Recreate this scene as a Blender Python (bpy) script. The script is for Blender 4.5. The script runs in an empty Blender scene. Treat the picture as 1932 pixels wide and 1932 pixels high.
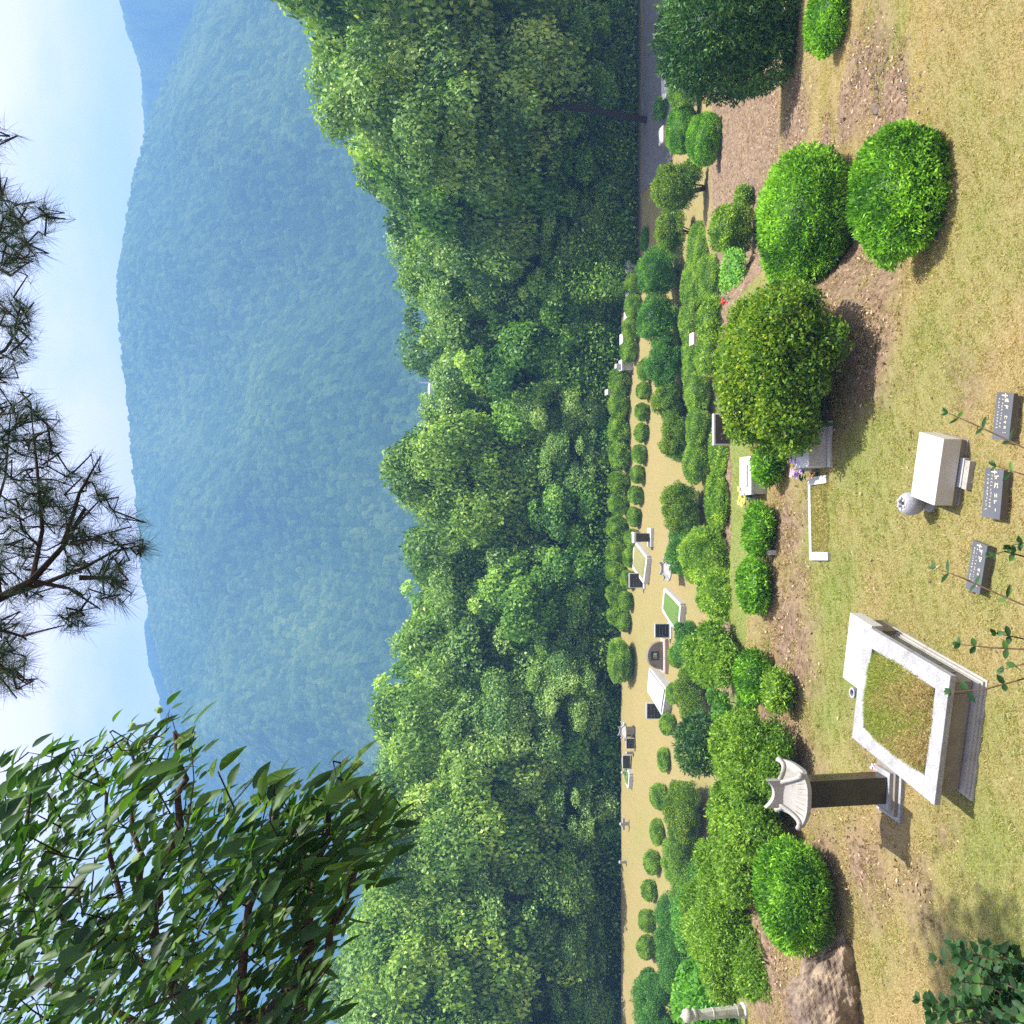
import bpy, bmesh, math, random
import numpy as np
from mathutils import Vector, Matrix, Quaternion

S = bpy.context.scene
COL = S.collection
R = math.radians

# ------------------------------------------------------------------ camera
PITCH = R(10.5)
CAM = np.array([0.0, 0.0, 7.2])
cd = bpy.data.cameras.new('camera'); cam = bpy.data.objects.new('camera', cd); COL.objects.link(cam)
cd.sensor_width = 36; cd.sensor_height = 36; cd.sensor_fit = 'HORIZONTAL'; cd.lens = 36
cd.clip_start = 0.05; cd.clip_end = 9000
FW = np.array([0, math.cos(PITCH), -math.sin(PITCH)])
UPC = np.array([0, math.sin(PITCH), math.cos(PITCH)])
RT = np.array([1.0, 0, 0])
# the phone was held sideways: picture-left is up, picture-top is right
m = Matrix.Identity(4)
for i in range(3):
    m[i][0] = -UPC[i]; m[i][1] = RT[i]; m[i][2] = -FW[i]; m[i][3] = CAM[i]
cam.matrix_world = m
S.camera = cam

# ------------------------------------------------------------------ sky, sun, exposure
EL, AZ = R(69), R(9)                       # azimuth measured from +x towards +y
SUN = Vector((math.cos(EL) * math.cos(AZ), math.cos(EL) * math.sin(AZ), math.sin(EL)))
w = bpy.data.worlds.new('World'); S.world = w; w.use_nodes = True
nt = w.node_tree; bg = nt.nodes['Background']
sky = nt.nodes.new('ShaderNodeTexSky'); sky.sky_type = 'NISHITA'; sky.sun_disc = False
sky.sun_elevation = EL; sky.sun_rotation = math.pi / 2 - AZ
sky.air_density = 1.0; sky.dust_density = 2.0; sky.ozone_density = 1.0
# thin veil of high cloud over the blue
tc = nt.nodes.new('ShaderNodeTexCoord'); mp = nt.nodes.new('ShaderNodeMapping'); mp.inputs['Scale'].default_value = (1, 1, 2.2)
cn = nt.nodes.new('ShaderNodeTexNoise'); cn.inputs['Scale'].default_value = 3.4; cn.inputs['Detail'].default_value = 5; cn.inputs['Roughness'].default_value = .5
cr = nt.nodes.new('ShaderNodeMapRange'); cr.inputs['From Min'].default_value = .40; cr.inputs['From Max'].default_value = .60; cr.inputs['To Min'].default_value = .28; cr.inputs['To Max'].default_value = .95
cm_ = nt.nodes.new('ShaderNodeMix'); cm_.data_type = 'RGBA'; cm_.inputs[7].default_value = (6.0, 5.3, 5.7, 1)
nt.links.new(tc.outputs['Generated'], mp.inputs[0]); nt.links.new(mp.outputs[0], cn.inputs['Vector']); nt.links.new(cn.outputs[0], cr.inputs[0]); nt.links.new(cr.outputs[0], cm_.inputs[0])
nt.links.new(sky.outputs[0], cm_.inputs[6]); nt.links.new(cm_.outputs[2], bg.inputs[0]); bg.inputs[1].default_value = 0.12
sd = bpy.data.lights.new('sun', 'SUN'); sun = bpy.data.objects.new('sun', sd); COL.objects.link(sun)
sd.energy = 4.6; sd.angle = R(0.55); sd.color = (1, 0.955, 0.87)
sun.rotation_euler = SUN.to_track_quat('Z', 'Y').to_euler()
S.view_settings.view_transform = 'Standard'; S.view_settings.look = 'None'
S.view_settings.exposure = 1.35; S.view_settings.gamma = 1
S.render.engine = 'CYCLES'
S.cycles.max_bounces = 6; S.cycles.diffuse_bounces = 3; S.cycles.glossy_bounces = 2
S.cycles.transmission_bounces = 3; S.cycles.transparent_max_bounces = 6; S.cycles.volume_bounces = 0
S.cycles.use_denoising = False

# ------------------------------------------------------------------ helpers
F = 1932.0
def ray(X, Y):
    """direction of the sight line through a spot of the (1932 px) photograph, scaled so that y = 1"""
    d = FW + RT * ((966 - Y) / F) - UPC * ((X - 966) / F)
    return d / d[1]
def at(X, Y, y):
    return CAM + ray(X, Y) * y
def on(X, Y, z):
    d = ray(X, Y)
    return CAM + d * ((z - CAM[2]) / d[2])

def sm(a, b, t):
    t = np.clip((t - a) / (b - a), 0, 1); return t * t * (3 - 2 * t)
PA = np.array([(-400, 12), (-20, 9), (0, 5.6), (2, 4.3), (8.2, .15), (9.2, 0), (16.6, 0), (17.6, -1.2), (21, -1.5), (22.2, -3.0), (26, -3.3),
               (27.2, -4.9), (31, -5.2), (32.5, -7.0), (36, -7.3), (38.2, -9), (54.6, -9.05), (56.5, -10.2), (62, -12), (80, -16), (200, -32), (480, -67), (800, -85), (6000, -85)])
PB = np.array([(-400, 12), (-20, 9), (0, 5.6), (2, 4.3), (8.2, .15), (9.2, 0), (11.2, -.05), (12.6, -.55), (15, -.9), (18, -1.9), (21, -2.7), (22.3, -3.3), (30, -5.6), (40, -8.2),
               (44, -9), (54.6, -9.05), (56.5, -10.2), (62, -12), (80, -16), (200, -32), (480, -67), (800, -85), (6000, -85)])
def H(x, y):
    x = np.asarray(x, float); y = np.asarray(y, float)
    a = np.interp(y, PA[:, 0], PA[:, 1]); b = np.interp(y, PB[:, 0], PB[:, 1])
    t = sm(.20, .29, x / np.maximum(y, 4))
    z = a * (1 - t) + b * t
    z = z + .035 * np.sin(x * 1.3 + 1) * np.sin(y * 1.1) * sm(8, 12, y) + .25 * np.sin(x * .12) * np.sin(y * .09 + 1) * sm(60, 120, y)
    # the eroded earth bank at the right
    t2 = sm(.335, .36, x / np.maximum(y, 4)) * sm(11.8, 12.6, y) * (1 - sm(16, 19, y))
    return z + .0 * t2
def hit(X, Y, dz=0.0):
    d = ray(X, Y)
    ys = np.concatenate([np.arange(1.0, 70, .02), np.arange(70, 900, .5)])
    P = CAM[None] + d[None] * ys[:, None]
    k = np.argmax(P[:, 2] < H(P[:, 0], P[:, 1]) + dz)
    return P[k]
def gz(x, y): return float(H(x, y))

rng = np.random.default_rng(7)

def link(o, parent=None):
    COL.objects.link(o)
    if parent is not None: o.parent = parent
    return o
def tag(o, label=None, cat=None, group=None, kind=None):
    if label: o['label'] = label
    if cat: o['category'] = cat
    if group: o['group'] = group
    if kind: o['kind'] = kind
    return o
def empty(name, loc, label, cat, group=None, rz=0.0):
    o = bpy.data.objects.new(name, None); COL.objects.link(o)
    o.location = [float(v) for v in loc]; o.rotation_euler = (0, 0, rz); o.empty_display_size = .1
    return tag(o, label, cat, group)

def mesh_np(name, V, faces, tint=None, mats=(), matidx=None, smooth=False):
    """faces: list of int arrays (n,k)"""
    me = bpy.data.meshes.new(name)
    V = np.asarray(V, np.float32)
    me.vertices.add(len(V)); me.vertices.foreach_set('co', V.ravel())
    faces = [np.asarray(f, np.int32) for f in faces if len(f)]
    nl = sum(f.size for f in faces); nf = sum(len(f) for f in faces)
    me.loops.add(nl); me.loops.foreach_set('vertex_index', np.concatenate([f.ravel() for f in faces]))
    me.polygons.add(nf)
    tot = np.concatenate([np.full(len(f), f.shape[1]) for f in faces]); st = np.concatenate([[0], np.cumsum(tot)[:-1]])
    me.polygons.foreach_set('loop_start', st.astype(np.int32)); me.polygons.foreach_set('loop_total', tot.astype(np.int32))
    if matidx is not None: me.polygons.foreach_set('material_index', np.asarray(matidx, np.int32))
    if smooth: me.polygons.foreach_set('use_smooth', np.ones(nf, bool))
    for m_ in mats: me.materials.append(m_)
    if tint is not None:
        at_ = me.attributes.new('tint', 'FLOAT', 'POINT'); at_.data.foreach_set('value', np.asarray(tint, np.float32))
    me.update(calc_edges=True)
    return me

class MB:
    """collects simple solids into one mesh"""
    def __init__(s): s.V = []; s.F = []; s.n = 0
    def add(s, V, Fs):
        s.V.append(np.asarray(V, float)); s.F += [tuple(i + s.n for i in f) for f in Fs]; s.n += len(V); return s
    def hexa(s, bot, top):
        return s.add(list(bot) + list(top), [(3, 2, 1, 0), (4, 5, 6, 7), (0, 1, 5, 4), (1, 2, 6, 5), (2, 3, 7, 6), (3, 0, 4, 7)])
    def box(s, c, d, rz=0.0, top=1.0):
        cx, cy, z0 = c; a, b, h = d[0] / 2, d[1] / 2, d[2]; k, q = math.cos(rz), math.sin(rz)
        def p(x, y, z): return (cx + x * k - y * q, cy + x * q + y * k, z)
        return s.hexa([p(-a, -b, z0), p(a, -b, z0), p(a, b, z0), p(-a, b, z0)],
                      [p(-a * top, -b * top, z0 + h), p(a * top, -b * top, z0 + h), p(a * top, b * top, z0 + h), p(-a * top, b * top, z0 + h)])
    def lathe(s, prof, c=(0, 0, 0), n=20):
        V = []; Fs = []
        for (r, z) in prof:
            for i in range(n):
                a = 2 * math.pi * i / n; V.append((c[0] + r * math.cos(a), c[1] + r * math.sin(a), c[2] + z))
        for j in range(len(prof) - 1):
            for i in range(n):
                i2 = (i + 1) % n; Fs.append((j * n + i, j * n + i2, (j + 1) * n + i2, (j + 1) * n + i))
        Fs.append(tuple(range(n - 1, -1, -1))); Fs.append(tuple((len(prof) - 1) * n + i for i in range(n)))
        return s.add(V, Fs)
    def tube(s, pts, rad, n=6):
        pts = [Vector(p) for p in pts]; V = []; Fs = []
        if not hasattr(rad, '__len__'): rad = [rad] * len(pts)
        u = None
        for j, p in enumerate(pts):
            t = (pts[min(j + 1, len(pts) - 1)] - pts[max(j - 1, 0)])
            t = t.normalized() if t.length > 1e-9 else Vector((0, 0, 1))
            if u is None: u = t.orthogonal().normalized()
            u = (u - t * u.dot(t)); u = u.normalized() if u.length > 1e-6 else t.orthogonal().normalized()
            v_ = t.cross(u)
            for i in range(n):
                a = 2 * math.pi * i / n; q = p + (u * math.cos(a) + v_ * math.sin(a)) * rad[j]; V.append(tuple(q))
        for j in range(len(pts) - 1):
            for i in range(n):
                i2 = (i + 1) % n; Fs.append((j * n + i, j * n + i2, (j + 1) * n + i2, (j + 1) * n + i))
        Fs.append(tuple(range(n - 1, -1, -1))); Fs.append(tuple((len(pts) - 1) * n + i for i in range(n)))
        return s.add(V, Fs)
    def build(s, name, mat, parent=None, bevel=0.0, smooth=False, rough=0.0, seed=0):
        me = bpy.data.meshes.new(name); V = np.vstack(s.V)
        if rough: V = V + np.random.default_rng(seed).normal(0, rough, V.shape)
        me.from_pydata([tuple(v) for v in V], [], s.F); me.update()
        me.materials.append(mat)
        if bevel:
            bm = bmesh.new(); bm.from_mesh(me)
            bmesh.ops.bevel(bm, geom=[e for e in bm.edges if e.calc_face_angle(0) > .5], offset=bevel, segments=2, affect='EDGES', profile=.6)
            bm.to_mesh(me); bm.free()
        if smooth:
            for p in me.polygons: p.use_smooth = True
        o = bpy.data.objects.new(name, me); return link(o, parent)

# ------------------------------------------------------------------ materials
def mat(name):
    m_ = bpy.data.materials.new(name); m_.use_nodes = True; t = m_.node_tree
    return m_, t, t.nodes['Principled BSDF'], t.nodes['Material Output']
def node(t, ty, **kw):
    n = t.nodes.new(ty)
    for k, v in kw.items(): setattr(n, k, v)
    return n
def ramp(t, cols, fac=None):
    n = node(t, 'ShaderNodeValToRGB'); e = n.color_ramp.elements
    e[0].position, e[0].color = cols[0][0], (*cols[0][1], 1); e[1].position, e[1].color = cols[-1][0], (*cols[-1][1], 1)
    for p, c in cols[1:-1]:
        x = e.new(p); x.color = (*c, 1)
    if fac is not None: t.links.new(fac, n.inputs[0])
    return n
def noise(t, scale, detail=4, rough=.6, vec=None, kind='Object'):
    n = node(t, 'ShaderNodeTexNoise'); n.inputs['Scale'].default_value = scale; n.inputs['Detail'].default_value = detail; n.inputs['Roughness'].default_value = rough
    if vec is None:
        c = node(t, 'ShaderNodeTexCoord'); vec = c.outputs[kind]
    t.links.new(vec, n.inputs['Vector']); return n
def leaf_mat(name, cols, trans=.35, rough=.5, spec=.25):
    m_, t, b, out = mat(name)
    a = node(t, 'ShaderNodeAttribute'); a.attribute_name = 'tint'
    rp = ramp(t, cols, a.outputs['Fac'])
    t.links.new(rp.outputs[0], b.inputs['Base Color']); b.inputs['Roughness'].default_value = rough
    b.inputs['Specular IOR Level'].default_value = spec
    tr = node(t, 'ShaderNodeBsdfTranslucent')
    hs = node(t, 'ShaderNodeMix', data_type='RGBA', blend_type='MULTIPLY'); hs.inputs[0].default_value = 1
    t.links.new(rp.outputs[0], hs.inputs[6]); hs.inputs[7].default_value = (1.5, 1.6, .6, 1)
    t.links.new(hs.outputs[2], tr.inputs[0])
    mx = node(t, 'ShaderNodeMixShader'); mx.inputs[0].default_value = trans
    t.links.new(b.outputs[0], mx.inputs[1]); t.links.new(tr.outputs[0], mx.inputs[2]); t.links.new(mx.outputs[0], out.inputs[0])
    return m_
def stone_mat(name, c0, c1, scale=60, rough=.6, bump=.15, big=None, spec=.4):
    m_, t, b, out = mat(name)
    n1 = noise(t, scale, 5, .7); r1 = ramp(t, [(.35, c0), (.65, c1)], n1.outputs[0])
    n2 = noise(t, 3.2, 9, .72); r2 = ramp(t, [(.32, big or (.62, .58, .52)), (.5, (.93, .92, .90)), (.66, (1, 1, 1))], n2.outputs[0])
    mm = node(t, 'ShaderNodeMix', data_type='RGBA', blend_type='MULTIPLY'); mm.inputs[0].default_value = 1
    t.links.new(r1.outputs[0], mm.inputs[6]); t.links.new(r2.outputs[0], mm.inputs[7]); t.links.new(mm.outputs[2], b.inputs['Base Color'])
    b.inputs['Roughness'].default_value = rough; b.inputs['Specular IOR Level'].default_value = spec
    if bump:
        bp = node(t, 'ShaderNodeBump'); bp.inputs['Strength'].default_value = bump; bp.inputs['Distance'].default_value = .02
        t.links.new(n1.outputs[0], bp.inputs['Height']); t.links.new(bp.outputs[0], b.inputs['Normal'])
    return m_
def plain(name, c, rough=.6, spec=.3):
    m_, t, b, out = mat(name)
    n1 = noise(t, 25, 4, .6); r1 = ramp(t, [(.3, tuple(v * .8 for v in c)), (.7, tuple(min(1, v * 1.1) for v in c))], n1.outputs[0])
    t.links.new(r1.outputs[0], b.inputs['Base Color']); b.inputs['Roughness'].default_value = rough; b.inputs['Specular IOR Level'].default_value = spec
    return m_

M = {}
M['thuja'] = leaf_mat('thuja_leaf', [(0, (0.029, 0.102, 0.009)), (.5, (0.102, 0.275, 0.017)), (1, (0.290, 0.551, 0.043))], .3)
M['thuja_yellow'] = leaf_mat('light_shrub_leaf', [(0, (0.041, 0.108, 0.014)), (.5, (0.162, 0.311, 0.034)), (1, (0.405, 0.567, 0.081))], .35)
M['azalea'] = leaf_mat('azalea_leaf', [(0, (.03, .10, .012)), (.45, (.12, .24, .02)), (.75, (.28, .38, .03)), (1, (.46, .50, .06))], .35)
M['dark_conifer'] = leaf_mat('dark_conifer_leaf', [(0, (.016, .055, .018)), (.6, (.055, .15, .04)), (1, (.16, .30, .06))], .2)
M['mid_leaf'] = leaf_mat('mid_leaf', [(0, (0.038, 0.120, 0.022)), (.5, (0.090, 0.240, 0.038)), (1, (0.195, 0.405, 0.060))], .35)
M['broad'] = leaf_mat('broad_leaf', [(0, (0.065, 0.195, 0.026)), (.5, (0.130, 0.338, 0.052)), (1, (0.286, 0.520, 0.078))], .4)
M['oak_leaf'] = leaf_mat('oak_leaf', [(0, (0.034, 0.100, 0.015)), (.35, (0.138, 0.266, 0.035)), (.7, (0.322, 0.472, 0.077)), (1, (0.552, 0.661, 0.154))], .33, spec=.3)
M['oak_leaf_b'] = leaf_mat('tree_leaf_grey', [(0, (0.034, 0.100, 0.022)), (.35, (0.132, 0.260, 0.050)), (.7, (0.299, 0.448, 0.099)), (1, (0.483, 0.614, 0.187))], .3, spec=.3)
M['oak_leaf_c'] = leaf_mat('tree_leaf_fresh', [(0, (.03, .10, .012)), (.35, (.10, .24, .03)), (.7, (.24, .42, .06)), (1, (.42, .58, .11))], .35, spec=.3)
M['chestnut_leaf'] = leaf_mat('chestnut_leaf', [(0, (.012, .042, .008)), (.5, (.032, .095, .012)), (1, (.13, .24, .025))], .42, rough=.5, spec=.3)
M['needle'] = leaf_mat('pine_needle', [(0, (.012, .03, .010)), (.6, (.02, .05, .014)), (1, (.05, .09, .02))], .15)
M['sapling_leaf'] = leaf_mat('sapling_leaf', [(0, (.015, .05, .015)), (.5, (.035, .10, .03)), (1, (.11, .24, .03))], .35, rough=.55)
M['bark'] = stone_mat('bark', (.035, .025, .018), (.09, .065, .045), 18, .9, .6, spec=.1)
M['dark_bark'] = stone_mat('dark_bark', (.018, .013, .010), (.045, .032, .024), 25, .9, .5, spec=.1)
M['twig'] = stone_mat('twig', (.06, .035, .02), (.14, .09, .055), 30, .9, .2, spec=.1)
M['granite'] = stone_mat('granite', (.27, .262, .245), (.40, .39, .37), 90, .55, .1)
M['granite_side'] = stone_mat('grey_shaded_granite', (.15, .13, .105), (.26, .235, .20), 120, .45, .05)  # brown-dark: shade on the tomb's front put into the colour; plain granite elsewhere
M['granite_rim'] = stone_mat('rough_white_granite', (.20, .207, .225), (.40, .41, .435), 70, .7, .3)
M['polished'] = stone_mat('polished_light_granite', (.46, .45, .42), (.54, .53, .50), 120, .3, 0, big=(.92, .91, .88))
M['white'] = stone_mat('white_stone', (.42, .42, .42), (.55, .55, .54), 40, .5, .05, big=(.85, .85, .83))
M['black'] = stone_mat('black_granite', (.010, .010, .011), (.035, .034, .034), 160, .12, 0, big=(.8, .8, .8), spec=.5)
M['brown_black'] = stone_mat('dark_polished_granite', (.022, .018, .014), (.05, .042, .034), 200, .15, 0, big=(.8, .8, .8), spec=.5)
M['plaque'] = stone_mat('plaque_granite', (.06, .065, .075), (.11, .115, .125), 200, .25, 0, big=(.75, .75, .8), spec=.5)
M['panel'] = stone_mat('grey_panel', (.11, .125, .13), (.17, .185, .19), 150, .3, 0)
M['gold'] = plain('pale_lettering', (.55, .50, .38), .5)
M['vase'] = stone_mat('speckled_granite', (.16, .17, .20), (.50, .51, .54), 110, .5, .3, big=(.8, .8, .8))
M['dark'] = plain('hollow_shade', (.03, .02, .012), .9)  # near-black colour standing for the shade inside the vases
M['pillar'] = stone_mat('weathered_stone', (.30, .29, .25), (.55, .54, .47), 40, .8, .4)
M['sand_block'] = stone_mat('sandstone_block', (.09, .062, .052), (.20, .145, .12), 8, .85, .5)
M['concrete'] = stone_mat('concrete', (.30, .24, .20), (.44, .36, .30), 20, .85, .2)
def flat(name, c, rough=.6):
    return plain(name, c, rough)
M['purple'] = flat('purple_petal', (.42, .25, .62)); M['pink'] = flat('pink_petal', (.75, .12, .28)); M['red'] = flat('red_petal', (.70, .04, .06))
M['white_petal'] = flat('white_petal', (.8, .8, .78)); M['yellow'] = flat('yellow_petal', (.85, .62, .12)); M['orange'] = flat('orange_petal', (.75, .28, .08))
M['blue_roof'] = flat('blue_roof', (.10, .34, .62)); M['dome'] = flat('dome_white', (.62, .62, .66)); M['wall'] = flat('cream_wall', (.62, .56, .50))
def rock_mat():
    m_, t, b, out = mat('rock')
    n1 = noise(t, 3.5, 8, .65); r1 = ramp(t, [(.3, (.07, .045, .033)), (.45, (.18, .13, .095)), (.58, (.31, .235, .16)), (.72, (.44, .34, .20))], n1.outputs[0])
    t.links.new(r1.outputs[0], b.inputs['Base Color']); b.inputs['Roughness'].default_value = .9
    n2 = noise(t, 9, 10, .7); bp = node(t, 'ShaderNodeBump'); bp.inputs['Strength'].default_value = .9; bp.inputs['Distance'].default_value = .08
    v = node(t, 'ShaderNodeTexVoronoi', feature='DISTANCE_TO_EDGE'); v.inputs['Scale'].default_value = 3
    c = node(t, 'ShaderNodeTexCoord'); t.links.new(c.outputs['Object'], v.inputs['Vector'])
    ad = node(t, 'ShaderNodeMath', operation='ADD'); t.links.new(n2.outputs[0], ad.inputs[0]); t.links.new(v.outputs[0], ad.inputs[1])
    t.links.new(ad.outputs[0], bp.inputs['Height']); t.links.new(bp.outputs[0], b.inputs['Normal'])
    return m_
M['rock'] = rock_mat()

# ------------------------------------------------------------------ ground colour fields (real patches of the lawn, placed in metres)
# photo spot -> patch centre on the terrain, radius (m), kind, weight
def patch(X, Y, r, w=1.0, sy=1.0):
    p = hit(X, Y); return (p[0], p[1], r, w, sy)
DIRT = [patch(1640, 130, .9), patch(1680, 190, .8), patch(1600, 215, .6), patch(1560, 300, 1.0), patch(1500, 250, 1.4), patch(1450, 260, 1.5, .8),
        patch(1700, 225, .5), patch(1420, 290, 1.2, .7), patch(1400, 340, 1.2, .7), patch(1345, 345, 1.6, .6), patch(1360, 270, 1.0, .35),
        patch(1500, 620, 2.0), patch(1640, 640, .8, .9), patch(1650, 560, .8, .8), patch(1650, 720, .8, .6), patch(1700, 440, .7, .7),
        patch(1485, 1000, .9, .7), patch(1490, 1100, .9, .7), patch(1480, 1190, 1.0, .9), patch(1500, 1260, .9, .7), patch(1480, 1400, 1.2, .8),
        patch(1640, 1650, 1.1, .6), patch(1560, 1620, .8, .6), patch(1640, 1400, .8, .4), patch(1470, 1900, 1.6, .9), patch(1420, 1800, 1.5, .9), patch(1540, 1480, .8, .6),
        patch(1720, 1690, .9, .5), patch(1800, 1580, .6, .4), patch(1640, 100, .6, .8), patch(1820, 740, .5, .5)]
GREEN = [patch(1380, 250, 1.4, .6), patch(1360, 310, 1.2, .5), patch(1425, 450, .9, .7), patch(1650, 860, 1.2, .7), patch(1700, 1000, 1.3, .55), patch(1600, 1250, 1.0, .8), patch(1570, 1120, 1.1, .8), patch(1540, 1000, .8, .9), patch(1850, 450, 1.2, .4),
         patch(1900, 250, 1.2, .35), patch(1690, 70, .8, .35), patch(1860, 1620, 1.0, .7), patch(1900, 1750, 1.0, .8), patch(1560, 1330, .8, .8), patch(1750, 640, 1.0, .45),
         patch(1900, 1380, .8, .5), patch(1650, 1740, .6, .3), patch(1880, 1130, .7, .5), patch(1750, 1100, .9, .4)]
def field(L, x, y):
    f = np.zeros(np.shape(x))
    for (px, py, r, w_, sy) in L:
        f = np.maximum(f, w_ * np.exp(-(((x - px) / r) ** 2 + ((y - py) / (r * sy)) ** 2)))
    return f
def wob(x, y, s=1.0):
    return (np.sin(x * 2.3 * s + 1.7 * np.sin(y * 1.9 * s)) + np.sin(y * 3.1 * s + 1.3 * np.sin(x * 2.7 * s + 2)) + np.sin((x + y) * 5.3 * s)) / 3
def greenness(x, y):
    g = .14 + field(GREEN, x, y) * .95 + .20 * wob(x, y, .8)
    strip = sm(17.2, 18.2, y) * (1 - sm(21.3, 22, y)) * (1 - sm(.22, .27, x / np.maximum(y, 1)))      # mown green terrace
    g = np.maximum(g, strip * 1.0)
    far = sm(36, 38, y); g = g * (1 - far) + far * (.26 + .18 * wob(x, y, .25))
    return np.clip(g, 0, 1)
def dirtness(x, y):
    d = field(DIRT, x, y) * .74 + .12 * wob(x + 5, y, 1.3)
    d = np.maximum(d, .75 * sm(22, 23, y) * (1 - sm(36, 38, y)))
    d = np.maximum(d, .9 * (1 - sm(8, 9.4, y)))
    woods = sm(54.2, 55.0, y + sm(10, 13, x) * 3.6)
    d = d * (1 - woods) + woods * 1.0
    return np.clip(d, 0, 1)
# road by the wood, at the right
RA, RB = hit(1262, -120), hit(1240, 440)
def roadness(x, y):
    yc = 47.2 - .02 * (x - 14)
    return sm(12.0, 13.5, x) * (1 - sm(2.3, 2.6, np.abs(y - yc - 1.2)))

def spaced(parts):
    out = [parts[0][0]]
    for a, b, n in parts: out += list(np.linspace(a, b, n + 1)[1:])
    return np.array(out)
gx = spaced([(-1000, -400, 12), (-400, -60, 40), (-60, -26, 70), (-26, 26, 420), (26, 60, 70), (60, 400, 40), (400, 1000, 12)])
gy = spaced([(-180, -20, 16), (-20, 5, 60), (5, 20, 200), (20, 64, 380), (64, 200, 60), (200, 900, 40), (900, 1230, 10)])
XX, YY = np.meshgrid(gx, gy, indexing='ij'); ZZ = H(XX, YY)
ZZ = ZZ + .010 * rng.normal(size=ZZ.shape) * sm(5, 8, YY) * (1 - sm(60, 80, YY)) * (np.abs(XX) < 30)
vn_ = lambda x, y: np.sin(x * 3.1 + 2 * np.sin(y * 1.7)) * np.sin(y * 4.3 + np.sin(x * 2.9));
dd = dirtness(XX, YY); ZZ = ZZ + (.035 * rng.normal(size=ZZ.shape) + .07 * vn_(XX, YY)) * dd * (YY > 11) * (YY < 45) * (1 - roadness(XX, YY))
nx, ny = len(gx), len(gy); idx = np.arange(nx * ny).reshape(nx, ny)
Q = np.stack([idx[:-1, :-1], idx[1:, :-1], idx[1:, 1:], idx[:-1, 1:]], -1).reshape(-1, 4)
def ground_mat():
    m_, t, b, out = mat('ground')
    A = {}
    for k in ('green', 'dirt', 'road', 'wood'):
        a = node(t, 'ShaderNodeAttribute'); a.attribute_name = k; A[k] = a.outputs['Fac']
    n1 = noise(t, 38, 6, .75); straw = ramp(t, [(.30, (0.142, 0.094, 0.039)), (.47, (0.257, 0.191, 0.083)), (.6, (0.355, 0.275, 0.135)), (.75, (0.479, 0.399, 0.227))], n1.outputs[0])
    grass = ramp(t, [(.30, (0.086, 0.103, 0.022)), (.5, (0.164, 0.199, 0.052)), (.7, (0.286, 0.294, 0.103))], n1.outputs[0])
    n2 = noise(t, 9, 8, .8); n3 = noise(t, 1.4, 5, .65)
    soil = ramp(t, [(.3, (0.036, 0.020, 0.013)), (.42, (0.130, 0.086, 0.054)), (.54, (0.238, 0.169, 0.112)), (.72, (0.374, 0.288, 0.202))], n2.outputs[0])
    def mx(f, a, b_):
        q = node(t, 'ShaderNodeMix', data_type='RGBA'); t.links.new(f, q.inputs[0]); t.links.new(a, q.inputs[6]); t.links.new(b_, q.inputs[7]); return q.outputs[2]
    def math_(op, a, b_):
        q = node(t, 'ShaderNodeMath', operation=op, use_clamp=True)
        for i, v in enumerate((a, b_)):
            if isinstance(v, (int, float)): q.inputs[i].default_value = v
            else: t.links.new(v, q.inputs[i])
        return q.outputs[0]
    def soft(a, k=1.6):      # noisy threshold
        return math_('SUBTRACT', math_('ADD', math_('MULTIPLY', a, k), math_('MULTIPLY', math_('SUBTRACT', n3.outputs[0], .5), 1.6)), .28)
    def sharp(v):
        return math_('MULTIPLY', v, 1.7)
    c = mx(A['green'], straw.outputs[0], grass.outputs[0])
    c = mx(sharp(soft(A['dirt'])), c, soil.outputs[0])
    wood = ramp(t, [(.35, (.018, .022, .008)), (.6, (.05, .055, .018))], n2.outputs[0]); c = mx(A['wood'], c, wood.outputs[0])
    rd = ramp(t, [(.3, (.11, .11, .12)), (.7, (.19, .19, .20))], n1.outputs[0]); c = mx(A['road'], c, rd.outputs[0])
    t.links.new(c, b.inputs['Base Color']); b.inputs['Roughness'].default_value = .95; b.inputs['Specular IOR Level'].default_value = .1
    bp = node(t, 'ShaderNodeBump'); bp.inputs['Strength'].default_value = .8; bp.inputs['Distance'].default_value = .04
    t.links.new(n1.outputs[0], bp.inputs['Height']); t.links.new(bp.outputs[0], b.inputs['Normal'])
    return m_
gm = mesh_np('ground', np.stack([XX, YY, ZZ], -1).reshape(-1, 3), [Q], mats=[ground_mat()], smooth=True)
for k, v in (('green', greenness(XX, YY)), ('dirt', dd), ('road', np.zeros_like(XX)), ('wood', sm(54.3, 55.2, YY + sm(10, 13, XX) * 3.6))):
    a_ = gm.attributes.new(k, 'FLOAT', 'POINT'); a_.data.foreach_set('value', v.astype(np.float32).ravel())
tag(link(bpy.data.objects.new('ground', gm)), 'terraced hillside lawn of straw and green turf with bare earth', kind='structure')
# the asphalt road: a sheet laid on the ground
rx = np.linspace(16.4, 40, 60); road_V = []; 
for x in rx:
    yc = 48.4 - .02 * (x - 14)
    for o_ in np.linspace(-2.3, 2.3, 6): road_V.append((x, yc + o_, gz(x, yc + o_) + .05))
road_F = [(i * 6 + j, (i + 1) * 6 + j, (i + 1) * 6 + j + 1, i * 6 + j + 1) for i in range(59) for j in range(5)]
M['asphalt'] = stone_mat('asphalt', (.10, .10, .105), (.20, .19, .19), 30, .9, .3)
tag(link(bpy.data.objects.new('road', mesh_np('road', road_V, [np.array(road_F)], mats=[M['asphalt']]))), 'grey asphalt lane running under the trees by the wood', kind='structure')

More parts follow.
